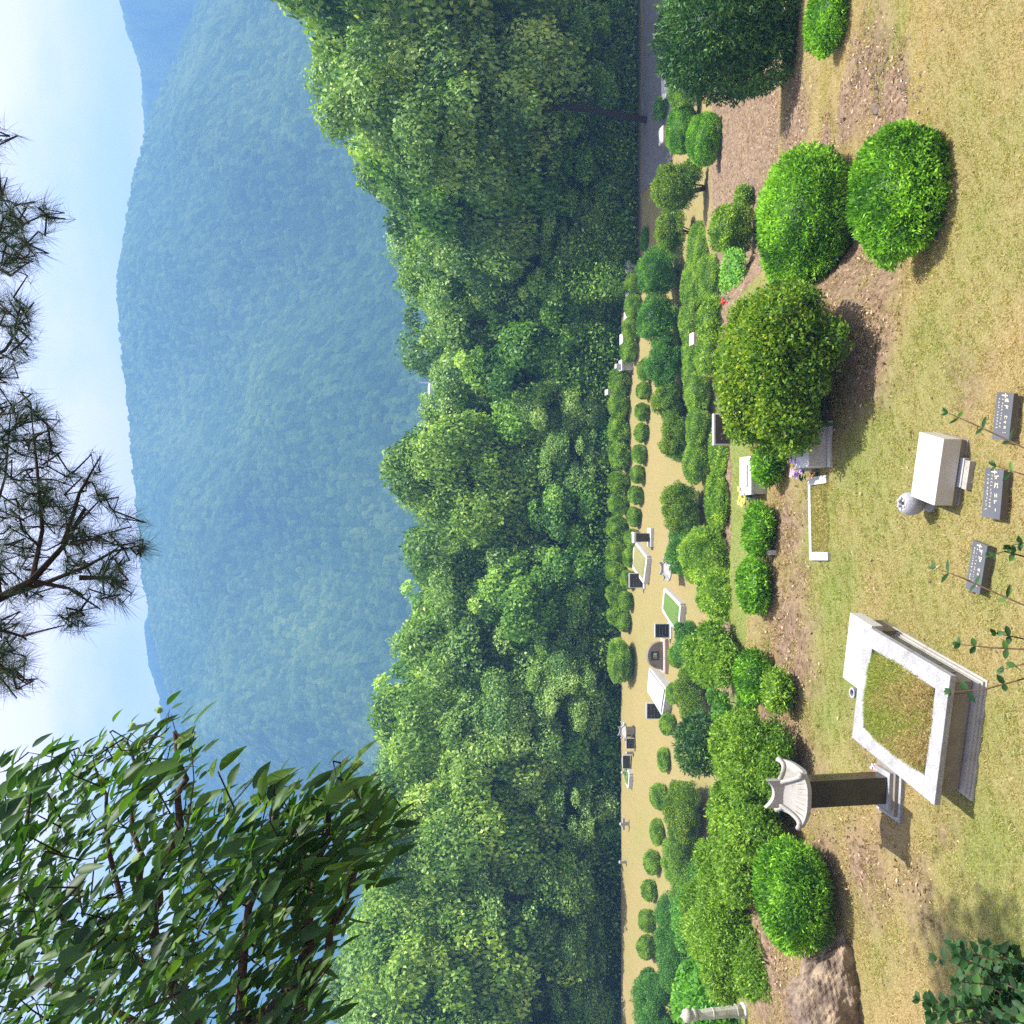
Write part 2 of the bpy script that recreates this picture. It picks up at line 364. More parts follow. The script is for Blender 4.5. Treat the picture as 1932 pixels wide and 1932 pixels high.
# ------------------------------------------------------------------ wooded mountains
def hash2(i, j, k=0):
    h = np.sin(i * 127.1 + j * 311.7 + k * 74.7) * 43758.5453
    return h - np.floor(h)
def vnoise(x, y, s, k=0):
    x = x / s; y = y / s; i = np.floor(x); j = np.floor(y); u = x - i; v = y - j; u = u * u * (3 - 2 * u); v = v * v * (3 - 2 * v)
    return (hash2(i, j, k) * (1 - u) + hash2(i + 1, j, k) * u) * (1 - v) + (hash2(i, j + 1, k) * (1 - u) + hash2(i + 1, j + 1, k) * u) * v
def crowns(x, y, s):
    i0 = np.floor(x / s); j0 = np.floor(y / s); best = np.full(x.shape, 9.0); tint = np.zeros(x.shape)
    for di in (-1, 0, 1):
        for dj in (-1, 0, 1):
            i = i0 + di; j = j0 + dj
            d = np.hypot(x / s - i - .15 - .7 * hash2(i, j, 1), y / s - j - .15 - .7 * hash2(i, j, 2))
            d = d / (.75 + .5 * hash2(i, j, 3)); c = d < best
            best = np.where(c, d, best); tint = np.where(c, hash2(i, j, 5), tint)
    return np.sqrt(np.clip(1 - best ** 2, 0, 1)), tint
def canopy_mat(name, cols):
    m_, t, b, out = mat(name)
    a = node(t, 'ShaderNodeAttribute'); a.attribute_name = 'tint'
    rp = ramp(t, cols, a.outputs['Fac'])
    n1 = noise(t, .55, 6, .75); r2 = ramp(t, [(.36, (.55, .6, .55)), (.62, (1.35, 1.35, 1.25))], n1.outputs[0])
    mm = node(t, 'ShaderNodeMix', data_type='RGBA', blend_type='MULTIPLY'); mm.inputs[0].default_value = 1
    t.links.new(rp.outputs[0], mm.inputs[6]); t.links.new(r2.outputs[0], mm.inputs[7]); t.links.new(mm.outputs[2], b.inputs['Base Color'])
    b.inputs['Roughness'].default_value = .9; b.inputs['Specular IOR Level'].default_value = .1
    bp = node(t, 'ShaderNodeBump'); bp.inputs['Strength'].default_value = 1; bp.inputs['Distance'].default_value = 1.1
    t.links.new(n1.outputs[0], bp.inputs['Height']); t.links.new(bp.outputs[0], b.inputs['Normal'])
    return m_
def mountain(name, label, line, r0, r1, z0, na, nr, cs, ch, mtl, seed, spur=30, y0=-250, y1=2250):
    """line: photo Y -> ridge X; the ridge stands at distance r1"""
    Yp = np.linspace(y0, y1, na); rx_ = np.interp(Yp, [p[0] for p in line], [p[1] for p in line])
    rr = np.array([ray(X, Y_) for X, Y_ in zip(rx_, Yp)]); u = rr[:, 0]; zr = rr[:, 2]
    fr = np.linspace(0, 1.25, nr)
    U, T = np.meshgrid(u, fr, indexing='ij'); ZR = np.repeat(zr[:, None], nr, 1)
    # radial distance as y
    y = r0 + (r1 - r0) * T; x = U * y
    top = CAM[2] + ZR * r1
    Tc = np.clip(T, 0, 1)
    base = z0 + (top - z0) * (Tc ** 1.12)
    base = np.where(T > 1, top - (T - 1) * (r1 - r0) * .55, base)
    env = np.sin(np.pi * np.clip(Tc, 0, 1)) ** .8
    sp = (vnoise(x + .35 * y, y * .35, 125, seed) - .5) * 2 + .6 * (vnoise(x - .3 * y, y * .5, 57, seed + 3) - .5) * 2
    base = base + env * spur * sp
    base = base + (vnoise(x, y, 18, seed + 7) - .5) * 6 * np.clip(env + .25, 0, 1)
    c, tn = crowns(x, y, cs); c2, _ = crowns(x + 3, y + 1, cs * .45)
    z = base + (c * ch * (0.75 + .5 * tn)) + c2 * ch * .3
    tint = np.clip(.15 + .5 * tn + .5 * (vnoise(x, y, 70, 9) - .3) , 0, 1)
    idx = np.arange(na * nr).reshape(na, nr)
    Qm = np.stack([idx[:-1, :-1], idx[:-1, 1:], idx[1:, 1:], idx[1:, :-1]], -1).reshape(-1, 4)
    me = mesh_np(name, np.stack([x, y, z], -1).reshape(-1, 3), [Qm], tint=tint.ravel(), mats=[mtl], smooth=False)
    tag(link(bpy.data.objects.new(name, me)), label, kind='structure')
M['canopy'] = canopy_mat('mountain_forest', [(0, (0.008, 0.028, 0.008)), (.5, (0.044, 0.092, 0.020)), (1, (0.120, 0.176, 0.040))])
mountain('mountain', 'big wooded mountain across the valley, blue with haze',
         [(-260, 470), (0, 381), (50, 366), (100, 346), (150, 322), (200, 300), (260, 281), (330, 263), (420, 248), (500, 236), (560, 232), (640, 239), (720, 247), (800, 254), (880, 262),
          (950, 268), (1040, 274), (1100, 280), (1150, 294), (1220, 306), (1310, 328), (1400, 360), (1500, 400), (1650, 470), (1932, 560), (2250, 600)],
         500, 900, -66, 1700, 640, 4.4, 4.2, M['canopy'], 2, spur=36)
mountain('far_hill', 'pale far ridge behind the big mountain',
         [(-260, 205), (0, 230), (60, 246), (120, 268), (200, 276), (260, 281), (400, 330), (900, 380), (1080, 330), (1130, 290), (1180, 277), (1230, 281), (1270, 292), (1310, 306), (1400, 310), (1500, 330), (1700, 350), (1932, 380), (2250, 400)],
         990, 1120, -80, 700, 60, 6.5, 4, M['canopy'], 5, spur=12)

# ------------------------------------------------------------------ haze
hz = MB().box((0, 525, -95), (2060, 1450, 325)).build('haze', M['dark'])
tag(hz, 'thin blue summer haze filling the valley', kind='stuff')
hm, t, b, out = mat('haze'); t.nodes.remove(b)
pv = node(t, 'ShaderNodeVolumePrincipled'); pv.inputs['Color'].default_value = (.205, .455, .90, 1); pv.inputs['Density'].default_value = .00104
pv.inputs['Anisotropy'].default_value = 0.0
t.links.new(pv.outputs[0], out.inputs['Volume'])
hz.data.materials.clear(); hz.data.materials.append(hm); hz.display_type = 'WIRE'

# ================================================================== foliage
def unit(v): return v / np.maximum(np.linalg.norm(v, axis=-1, keepdims=True), 1e-9)
def leaf_geo(P, T, N, L, Wd, fold=.0):
    """one lozenge leaf per point: P base, T along, N roughly the face normal"""
    Sd = unit(np.cross(T, N)); Nn = np.cross(Sd, T); L = np.broadcast_to(L, (len(P),))[:, None]; Wd = np.broadcast_to(Wd, (len(P),))[:, None]
    a = P; b_ = P + T * L * .45 + Sd * Wd * .5 + Nn * L * fold; c = P + T * L; d = P + T * L * .45 - Sd * Wd * .5 + Nn * L * fold
    V = np.stack([a, b_, c, d], 1).reshape(-1, 3); n = len(P)
    return V, np.arange(n * 4).reshape(n, 4)
def lumps(D, rg, k=5, amp=.08, f=3.0):
    o = np.zeros(len(D))
    for _ in range(k):
        a = rg.normal(size=3) * f; o += np.sin(D @ a + rg.uniform(0, 6.3))
    return 1 + amp * o / math.sqrt(k)
def dirs(rg, n, zmin=-.6):
    z = rg.uniform(zmin, 1, n); a = rg.uniform(0, 2 * np.pi, n); r = np.sqrt(1 - z * z)
    return np.stack([r * np.cos(a), r * np.sin(a), z], 1)
KIND = dict(  # leaf length, width, mode, inward depth, lump
    thuja=(.066, .024, 'tuft', .17, .06), thuja_yellow=(.070, .027, 'tuft', .20, .08), azalea=(.062, .036, 'leaf', .34, .16), dark_conifer=(.11, .034, 'tuft', .26, .11),
    mid_leaf=(.07, .036, 'leaf', .25, .10), broad=(.12, .09, 'leaf', .3, .14))
def bush_mesh(rx, ry, h, kind, seed, scale=1.0, dens=1.0, zc=None, mtl=None, name='foliage', zmin=-.75):
    """leafy shell round an ellipsoid sitting on z=0"""
    rg = np.random.default_rng(seed); L, Wd, mode, dep, lp = KIND[kind]; L *= scale; Wd *= scale
    if zc is None: zc = .50 * h
    rx, ry, h = max(rx - .45 * L, .6 * rx), max(ry - .45 * L, .6 * ry), max(h - .4 * L, .7 * h)
    rz = h - zc
    area = 4 * np.pi * ((rx * ry) ** 1.6 / 3 + (rx * rz) ** 1.6 / 3 + (ry * rz) ** 1.6 / 3) ** (1 / 1.6)
    n = int(min(42000, dens * area / (L * Wd * .5) * 1.45))
    D = dirs(rg, n, zmin); nz = np.random.default_rng(seed + 1)
    lf = lumps(D, nz, 6, lp, 3.2) * lumps(D, nz, 6, lp * .5, 9) * lumps(D, nz, 10, lp * .45, 22)
    e = np.where(np.abs(D) > 0, D, 0); E = np.sign(D) * np.abs(D) ** .88; E = E / np.maximum(np.linalg.norm(E, axis=1, keepdims=True), 1e-6) * (1 + .06 * (1 - np.max(np.abs(D), 1, keepdims=True)))
    sh = 1 - dep * rg.random(n) ** 2.2
    C = np.array([rx, ry, rz]); P = E * C * (lf * sh)[:, None]; P[:, 2] += zc
    P[:, 2] = np.maximum(P[:, 2], .02 + .05 * rg.random(n))
    Nn = unit(D / C)
    rnd = rg.normal(size=(n, 3))
    if mode == 'tuft': T = unit(Nn * .55 + np.array([0, 0, .25]) + rnd * .62); N = unit(np.cross(T, rg.normal(size=(n, 3))) + Nn * .6)
    else: T = unit(np.cross(Nn, rnd) + Nn * .45 + np.array([0, 0, .1])); N = unit(Nn + rg.normal(size=(n, 3)) * .65 + np.array([0, 0, .35]))
    ls = rg.uniform(.7, 1.35, n)
    V, Fq = leaf_geo(P, T, N, L * ls, Wd * ls, .06)
    cl = .5 + .28 * (lumps(D, np.random.default_rng(seed + 2), 6, 1, 5) - 1) ; tt = np.clip(cl - .9 * np.clip(.93 - sh * lf, 0, .3) + rg.normal(0, .27, n) + (.12 if mode == 'leaf' else .05) * (rg.random(n) < .2), 0, 1)  # leaves deeper in the shell are tinted darker, as painted inner shade
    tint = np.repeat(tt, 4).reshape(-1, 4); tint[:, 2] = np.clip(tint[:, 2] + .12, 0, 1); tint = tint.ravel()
    # solid inner core, painted dark as the shade between the leaves
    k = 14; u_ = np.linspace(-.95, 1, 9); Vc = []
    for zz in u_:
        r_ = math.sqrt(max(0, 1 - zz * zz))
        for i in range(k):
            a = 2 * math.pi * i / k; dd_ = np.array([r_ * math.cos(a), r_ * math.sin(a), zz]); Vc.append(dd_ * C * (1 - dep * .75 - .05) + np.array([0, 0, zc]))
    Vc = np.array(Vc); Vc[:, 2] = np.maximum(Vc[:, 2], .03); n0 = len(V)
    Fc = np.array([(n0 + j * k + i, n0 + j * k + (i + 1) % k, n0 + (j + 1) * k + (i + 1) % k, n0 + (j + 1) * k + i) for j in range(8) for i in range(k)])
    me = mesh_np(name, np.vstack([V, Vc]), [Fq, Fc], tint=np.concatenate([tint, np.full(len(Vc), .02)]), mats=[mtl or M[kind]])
    return me
def stems_mb(rx, h, rg, n=6, r=.018):
    mb = MB()
    for i in range(n):
        a = rg.uniform(0, 6.28); q = rg.uniform(.3, .7); 
        p0 = Vector((rg.normal(0, .04), rg.normal(0, .04), -.08)); p1 = Vector((math.cos(a) * rx * q * .4, math.sin(a) * rx * q * .4, h * .25)); p2 = Vector((math.cos(a) * rx * q, math.sin(a) * rx * q, h * .6))
        mb.tube([p0, p1, p2], [r, r * .7, r * .35], 5)
    return mb
def clump_bush(rx, ry, h, seed, nc=46, leaf=.062, wl=.55, mtl=None, per=1.5):
    rg = np.random.default_rng(seed); Ps, Ts, Ns, tt = [], [], [], []
    D = dirs(rg, nc, -.35); C = np.array([rx, ry, h * .55]); m0 = (rx * ry * h) ** (1 / 3); EE = np.clip(lumps(D, rg, 5, .16, 2.2), .72, 1.12)
    for i in range(nc):
        cr = rg.uniform(.15, .36) * m0; c = D[i] * np.maximum(C - cr * .8, .05) * rg.uniform(.55, 1.08) * EE[i]; c[2] = max(c[2] + h * .45, cr * .6)
        n = int(per * 4 * np.pi * cr * cr / (leaf * leaf * wl * .5)); d = dirs(rg, n, -.7); r_ = cr * (1 - .55 * rg.random(n) ** 1.4) * lumps(d, rg, 4, .16, 4)
        P = c + d * r_[:, None] * np.array([1.1, 1.1, .95]); Ps.append(P); rn = rg.normal(size=(n, 3))
        Ts.append(unit(np.cross(d, rn) + d * .6 + np.array([0, 0, .3]))); Ns.append(unit(d * .6 + np.array([0, 0, .4]) + rg.normal(size=(n, 3)) * .7))
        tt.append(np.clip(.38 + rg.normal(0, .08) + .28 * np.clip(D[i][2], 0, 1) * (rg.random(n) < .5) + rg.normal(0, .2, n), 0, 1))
    P = np.vstack(Ps); P[:, 2] = np.maximum(P[:, 2], .04); n = len(P); ls = rg.uniform(.6, 1.3, n)
    V, Fq = leaf_geo(P, np.vstack(Ts), np.vstack(Ns), leaf * ls, leaf * wl * ls, .08)
    return mesh_np('foliage', V, [Fq], tint=np.repeat(np.concatenate(tt), 4), mats=[mtl])
BUSHES = {}
def bush(X0, X1, Y0, Y1, kind, name, label, cat='shrub', group=None, depth=None, scale=1.0, dens=1.0, seed=None, lift=0.0, zc=.5, rz=0.0, dy=0.0, proto=None, stems=True, yfix=None, mtl=None, clumpy=0):
    """builds a bush that stands on the terrain where the photo shows its foot"""
    Yc = (Y0 + Y1) / 2
    p = hit(X1, Yc) if yfix is None else at(X1, Yc, yfix)
    dcam = (p[1] * FW[1] + (p[2] - CAM[2]) * FW[2])
    rx_ = (Y1 - Y0) / F * dcam / 2
    ry_ = depth / 2 if depth else min(rx_, 1.1) * .9
    y = p[1] + ry_ * .75 + dy; x = ray(X1, Yc)[0] * y; z = gz(x, y) - lift
    h = at(X0, Yc, y + .1 * ry_)[2] - z
    h = max(h, .25)
    sd_ = seed if seed is not None else int(abs(X0 * 7 + Y0 * 13)) % 99991
    o = empty(name, (x, y, z), label, cat, group, rz)
    if proto is not None:
        me = proto
        f = bpy.data.objects.new('foliage', me); link(f, o); f.scale = (rx_ * 1.12, ry_ * 1.12, h * 1.06)
        f.rotation_euler = (0, 0, (sd_ % 628) / 100) if abs(rx_ - ry_) < .25 * rx_ else (0, 0, 0)
    else:
        if clumpy: me = clump_bush(rx_, ry_, h, sd_, nc=clumpy, leaf=KIND[kind][0] * scale, wl=KIND[kind][1] / KIND[kind][0], mtl=mtl or M[kind])
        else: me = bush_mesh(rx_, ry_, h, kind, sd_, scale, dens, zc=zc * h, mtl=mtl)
        link(bpy.data.objects.new('foliage', me), o)
    if stems:
        stems_mb(rx_, h, np.random.default_rng(sd_), 6, .012 + .012 * h).build('stem', M['twig'], o)
    return o

NTH = ['first', 'second', 'third', 'fourth', 'fifth', 'sixth', 'seventh', 'eighth', 'ninth', 'tenth', 'eleventh', 'twelfth', 'thirteenth', 'fourteenth', 'fifteenth', 'sixteenth', 'seventeenth', 'eighteenth', 'nineteenth', 'twentieth',
       'twenty-first', 'twenty-second', 'twenty-third', 'twenty-fourth']
# --- near terrace
G1 = 'large rounded evergreens on the near lawn'
b1 = bush(1618, 1788, 230, 510, 'thuja', 'rounded_evergreen', 'big oval bright green evergreen nearest the dirt bank, lowest on the slope', group=G1, dens=1.2, zc=.47)
bush(1438, 1618, 273, 575, 'thuja', 'rounded_evergreen', 'big oval evergreen directly up-photo of the yellow-green azalea', group=G1, dens=1.1, zc=.47)
bush(1356, 1628, 552, 845, 'azalea', 'azalea_bush', 'large loose yellow-green azalea shading the flowers and small tombstone', depth=2.3, clumpy=120)
G2 = 'clipped egg-shaped shrubs along the edge of the near lawn'
bush(1418, 1488, 838, 920, 'thuja', 'clipped_shrub', 'small clipped shrub touching the big azalea, above a white stone box', group=G2)
bush(1406, 1470, 944, 1052, 'thuja', 'clipped_shrub', 'clipped egg-shaped shrub beside the yellow flower', group=G2)
bush(1394, 1464, 1047, 1162, 'thuja', 'clipped_shrub', 'clipped egg-shaped shrub at the end of the green strip, touching its twin', group=G2)
bush(1390, 1468, 1221, 1330, 'thuja', 'clipped_shrub', 'dark clipped oval shrub between the pale feathery bush and the stone stele', group=G2)
bush(1440, 1512, 1260, 1346, 'thuja_yellow', 'clipped_shrub', 'small clipped shrub with a browned patch, lowest beside the spreading conifer', group=G2)
bush(1353, 1520, 1340, 1500, 'thuja_yellow', 'spreading_conifer', 'wide spreading conifer with bare brown branches behind the stele roof', depth=2.2, zc=.62, clumpy=60)
bush(1345, 1505, 1470, 1620, 'thuja_yellow', 'spreading_conifer', 'wide spreading conifer between the stele roof and the big clipped evergreen', depth=2.2, zc=.6, clumpy=60)
bush(1432, 1595, 1573, 1792, 'thuja', 'rounded_evergreen', 'big clipped evergreen on dark trunks beside the brown boulder', group=G1, dens=1.15, zc=.52)
bush(1528, 1602, -40, 110, 'thuja', 'clipped_shrub', 'low bright hedge shrub cut by the upper edge of the photo', dens=1.1, yfix=None)
bush(1240, 1510, -40, 192, 'dark_conifer', 'dark_conifer', 'tall dark green conifer at the upper edge of the photo', 'tree', dens=1.2, zc=.45, depth=3.2)
bush(1255, 1470, 20, 130, 'thuja_yellow', 'light_shrub', 'bright yellow-green shrub behind the tall dark conifer', dy=3)
# --- big light hedges, left side
G3 = 'overgrown light green shrubs on the slope below the terrace'
bush(1295, 1430, 1655, 1880, 'thuja_yellow', 'overgrown_shrub', 'large yellow-green overgrown shrub behind the boulder and stone pillar', group=G3, depth=3, clumpy=60)
bush(1330, 1440, 1585, 1700, 'thuja_yellow', 'overgrown_shrub', 'yellow-green overgrown shrub between the clipped evergreen and the vine leaves', group=G3, depth=2.2, clumpy=60)
bush(1275, 1390, 1800, 1960, 'broad', 'vine_thicket', 'broad-leaved vine thicket around the stone pillar', scale=.9, depth=3, clumpy=60)
bush(1270, 1345, 1610, 1800, 'broad', 'vine_thicket', 'broad-leaved vine spilling over the overgrown shrubs', scale=.9, depth=2.0, clumpy=60)
bush(1195, 1300, 1830, 1990, 'mid_leaf', 'wild_thicket', 'tall green thicket at the lower end of the far lawn', depth=3, clumpy=60)
bush(1235, 1320, 1680, 1850, 'mid_leaf', 'wild_thicket', 'green thicket bordering the far lawn behind the vines', depth=2.5, clumpy=60)
bush(1250, 1335, 1560, 1700, 'thuja_yellow', 'wild_thicket', 'bright yellow-green thicket bordering the far lawn', depth=2.2, clumpy=60)
bush(1255, 1340, 1465, 1590, 'azalea', 'azalea_bush', 'yellow-topped azalea with a dark hollow under the far lawn', depth=2.2, clumpy=60)
bush(1280, 1372, 1340, 1462, 'dark_conifer', 'dark_conifer', 'round dark conifer beside the bare brown twigs', dens=1.1)
bush(1272, 1345, 1250, 1360, 'azalea', 'azalea_bush', 'yellow-green azalea strip behind the brown-twigged bush', depth=1.6, clumpy=60)
bush(1268, 1340, 1170, 1265, 'mid_leaf', 'leafy_shrub', 'leafy shrub behind the pale feathery bush beside the half-round stone', depth=1.6, clumpy=60)
bush(1308, 1400, 1168, 1300, 'thuja_yellow', 'feathery_bush', 'pale feathery bush beyond the green strip', scale=1.2, depth=2.2, clumpy=60)
bush(1340, 1425, 1290, 1385, 'mid_leaf', 'bare_twigged_bush', 'half-dead bush of dark brown twigs with few leaves', depth=1.8, clumpy=14)
# --- mid hedges
G4 = 'rounded hedge shrubs on the middle terraces'
bush(1293, 1375, 985, 1115, 'thuja_yellow', 'hedge_shrub', 'largest smooth dome hedge shrub beyond the green strip', group=G4, depth=2.4)
bush(1318, 1376, 1070, 1172, 'thuja_yellow', 'hedge_shrub', 'hedge shrub tapering towards the pale feathery bush', group=G4, depth=2.0)
bush(1337, 1375, 890, 1000, 'thuja_yellow', 'hedge_shrub', 'long low hedge shrub beside the smooth dome shrub', group=G4, depth=1.4)
bush(1347, 1375, 795, 905, 'thuja_yellow', 'hedge_shrub', 'low pale hedge shrub with white-edged black slab behind', group=G4, depth=1.2)
bush(1252, 1335, 905, 1010, 'azalea', 'azalea_bush', 'tall azalea with pale tips at the head of the far lawn', depth=2.0, clumpy=60)
bush(1258, 1335, 990, 1085, 'mid_leaf', 'azalea_bush', 'dark azalea beside the small roofed stele', depth=2.0, clumpy=60)
bush(1290, 1345, 832, 914, 'thuja_yellow', 'hedge_shrub', 'rounded hedge end beside the two azaleas of the far lawn', group=G4)
bush(1292, 1350, 700, 780, 'thuja_yellow', 'hedge_shrub', 'wide rounded hedge shrub level with the pink flowers', group=G4)
bush(1296, 1350, 765, 845, 'thuja_yellow', 'hedge_shrub', 'rounded hedge shrub right behind the black slab', group=G4)
for i, (a, b_, c, d) in enumerate([(1318, 1362, 483, 572), (1314, 1360, 568, 642), (1314, 1356, 636, 706)]):
    bush(a, b_, c - 7, d + 7, 'thuja_yellow', 'hedge_shrub', ['rounded hedge shrub with red flowers at its foot', 'rounded hedge shrub behind the red blossom', 'rounded hedge shrub next to the purple flower'][i], group=G4)
for i, (a, b_, c, d) in enumerate([(1302, 1335, 425, 510), (1290, 1325, 500, 582), (1283, 1320, 580, 640), (1288, 1320, 640, 690), (1290, 1325, 675, 730)]):
    bush(a, b_, c - 7, d + 7, 'thuja_yellow', 'hedge_shrub', NTH[i].capitalize() + ' shrub from the road end in the browned upper hedge row', group=G4)
bush(1204, 1292, 470, 562, 'dark_conifer', 'dark_hedge_shrub', 'dark round conifer hedge with a yellow-green rim, nearer the road', mtl=M['mid_leaf'], dens=1.1)
bush(1202, 1292, 556, 650, 'dark_conifer', 'dark_hedge_shrub', 'dark round conifer hedge beside the leafy yellow-green border', mtl=M['mid_leaf'], dens=1.1)
bush(1222, 1298, 635, 735, 'mid_leaf', 'border_shrub', 'leafy border shrub with pale leaves near the dark round hedges', depth=2, clumpy=60)
bush(1232, 1300, 715, 800, 'azalea', 'border_shrub', 'yellow-tipped border shrub in the middle of the leafy border', depth=2, clumpy=60)
bush(1245, 1312, 780, 872, 'azalea', 'border_shrub', 'yellow-tipped border shrub at the tapering end of the leafy border', depth=1.8, clumpy=60)
bush(1338, 1432, 385, 485, 'thuja_yellow', 'light_shrub', 'pale green round shrub between the stone slab and the green strip')
bush(1368, 1408, 465, 560, 'broad', 'leafy_shrub', 'fresh leafy shrub along the right end of the green strip', scale=.6, depth=1.3)
bush(1385, 1425, 350, 395, 'thuja_yellow', 'light_shrub', 'tiny pale shrub beside the sandstone slab', stems=False)
bush(1230, 1310, 398, 478, 'azalea', 'azalea_bush', 'bright yellow-green azalea between the thin olive bush and the dark hedges', clumpy=60)
bush(1228, 1335, 308, 402, 'mid_leaf', 'olive_bush', 'thin olive-brown bush at the end of the road', mtl=M['azalea'], clumpy=60)
bush(1258, 1318, 198, 296, 'thuja', 'rounded_shrub', 'rounded bright shrub at the road edge, farther of the pair')
bush(1298, 1362, 212, 318, 'thuja', 'rounded_shrub', 'rounded bright shrub with brown foot, nearer of the pair')
bush(1262, 1325, 125, 212, 'thuja_yellow', 'light_shrub', 'light green shrub beside the white slab near the road')
bush(1300, 1350, 60, 150, 'thuja_yellow', 'light_shrub', 'light green shrub half hidden by the dark conifer', dy=2)
bush(1234, 1262, 182, 228, 'mid_leaf', 'small_bush', 'small round leafy bush on the far side of the road edge', stems=False)
bush(1225, 1262, 430, 478, 'mid_leaf', 'small_bush', 'small leafy bush squeezed behind the bright azalea', stems=False, dy=3)

# --- rows of small balls (shared prototypes)
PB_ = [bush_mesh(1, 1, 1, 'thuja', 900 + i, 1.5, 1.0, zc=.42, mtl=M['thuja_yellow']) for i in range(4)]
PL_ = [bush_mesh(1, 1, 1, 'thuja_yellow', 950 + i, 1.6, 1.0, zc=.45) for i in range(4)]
rowb = [(1180, 517, 550), (1179, 555, 600), (1176, 601, 640), (1172, 641, 684)]
for i, (X0, a, b_) in enumerate(rowb):
    bush(X0, X0 + 32, a, b_, 'thuja', 'row_shrub', NTH[i].capitalize() + ' shrub from the upper end in the short row beside small white stones', group='short row of round shrubs at the head of the far lawn', proto=PB_[i % 4], yfix=None)
Ys = [(696 + i * 39.0) for i in range(13)]
ya = np.linspace(679, 1192, 14); 
for i in range(13):
    a, b_ = ya[i], ya[i + 1]; X0 = np.interp((a + b_) / 2, [690, 830, 1000, 1192], [1204, 1196, 1181, 1162]); 
    bush(X0, X0 + 27, a + 1 + i % 3, b_ - 1 - (i * 7) % 4, 'thuja', 'row_shrub', NTH[i].capitalize() + ' ball from the upper end in the front row edging the far lawn', group='front row of small clipped balls edging the far lawn', proto=PB_[(i * 3) % 4], stems=False)
rowc = [(1152, 693, 745), (1150, 740, 790), (1150, 784, 838), (1152, 832, 888), (1150, 888, 930), (1149, 932, 972), (1148, 974, 1018), (1146, 1020, 1058), (1145, 1058, 1098), (1145, 1100, 1138), (1148, 1138, 1180)]
for i, (X0, a, b_) in enumerate(rowc):
    bush(X0, X0 + 38, a, b_, 'thuja_yellow', 'back_row_shrub', NTH[i].capitalize() + ' shrub from the upper end in the back row against the wood', group='back row of shrubs against the wood', proto=PL_[i % 4], yfix=None, stems=False)
bush(1146, 1200, 1202, 1290, 'thuja_yellow', 'dome_shrub', 'lone large yellow-green dome shrub on the far lawn edge')
balls = [(1262, 1294, 1216, 1260, 'ball in front of the half-round stone'), (1257, 1283, 1289, 1327, 'ball in front of the white glossy tomb'), (1247, 1275, 1345, 1386, 'ball below the black plate of the glossy tomb'),
         (1242, 1265, 1411, 1453, 'ball next after the black plate, open lawn behind'), (1229, 1259, 1476, 1527, 'largest lone ball in the middle of the loose row'), (1227, 1254, 1546, 1592, 'ball third from the lower end of the loose row, beside bright thicket'),
         (1217, 1246, 1603, 1648, 'ball on the far lawn level with the two tiny white stones'), (1212, 1239, 1658, 1700, 'ball near the lower end of the loose row, half in thicket'), (1206, 1236, 1716, 1755, 'second last ball, merging with yellow thicket'), (1202, 1238, 1763, 1808, 'last and palest ball, merging with the green thicket')]
for i, (a, b_, c, d, lb) in enumerate(balls):
    bush(a, b_, c, d, 'thuja', 'lawn_ball_shrub', 'clipped ' + lb, group='loose row of clipped balls on the far lawn', proto=PB_[i % 4])

# ================================================================== the wood
def crown_mesh(seed, Rr=4.6, Hh=9.5, nc=44, per=620, leaf=.30, mtl=None, base=2.2, droop=0):
    rg = np.random.default_rng(seed); Ps = []; Ts = []; Ns = []; tt = []
    cs = []
    D = dirs(rg, nc, -.75); 
    for i in range(nc):
        rr = rg.uniform(.40, .97); c = D[i] * np.array([Rr, Rr, Hh / 2]) * rr; 
        if D[i][2] < 0: c[:2] *= .92
        c[2] += base + Hh / 2; cr = (.75 + 1.25 * rg.random() ** 1.2) * Rr / 4.6; cs.append((c, cr))
        n = int(per * cr * cr); d = dirs(rg, n, -.55); d = unit(d + D[i] * .45)
        lf = lumps(d, rg, 5, .17, 3.5) * lumps(d, rg, 5, .09, 9)
        r_ = cr * (1 - .42 * rg.random(n) ** 1.6) * lf
        P = c + d * r_[:, None] * np.array([1.12, 1.12, .82]); Ps.append(P)
        rn = rg.normal(size=(n, 3)); T = unit(np.cross(d, rn) + d * .4 - np.array([0, 0, .15])); Ts.append(T)
        Ns.append(unit(d * .75 + np.array([0, 0, .4]) + rg.normal(size=(n, 3)) * .42))
        tt.append(np.clip(.42 + rg.normal(0, .15) + rg.normal(0, .20, n), 0, 1))
    P = np.vstack(Ps); n = len(P); ls = rg.uniform(.6, 1.3, n)
    V, Fq = leaf_geo(P, np.vstack(Ts), np.vstack(Ns), leaf * ls, leaf * .62 * ls, .08)
    return mesh_np('crown', V, [Fq], tint=np.repeat(np.concatenate(tt), 4), mats=[mtl]), cs
def trunk_mesh(seed, cs, Hh, base, r=.2, mtl=None):
    rg = np.random.default_rng(seed + 50); mb = MB(); top = base + Hh * .78
    ax = [Vector((rg.normal(0, .14) * i, rg.normal(0, .14) * i, -1.2 + (top + 1.2) * i / 5)) for i in range(6)]
    mb.tube(ax, [r, r * .85, r * .7, r * .5, r * .33, r * .12], 8)
    for k in range(0, len(cs), 2):
        c = Vector(cs[k][0]); zt = max(base * .6, min(c.z - abs(c.x) * .6 - .8, top * .85)); i = (zt + 1.2) / (top + 1.2) * 5; j = int(i); q = ax[j].lerp(ax[min(j + 1, 5)], i - j)
        mid = q.lerp(c, .5) + Vector((rg.normal(0, .2), rg.normal(0, .2), .25)); mb.tube([q, mid, c], [r * .32, r * .2, r * .06], 5)
    me = bpy.data.meshes.new('trunk'); me.from_pydata([tuple(v) for v in np.vstack(mb.V)], [], mb.F); me.materials.append(mtl or M['dark_bark']); me.update()
    return me
TP = []
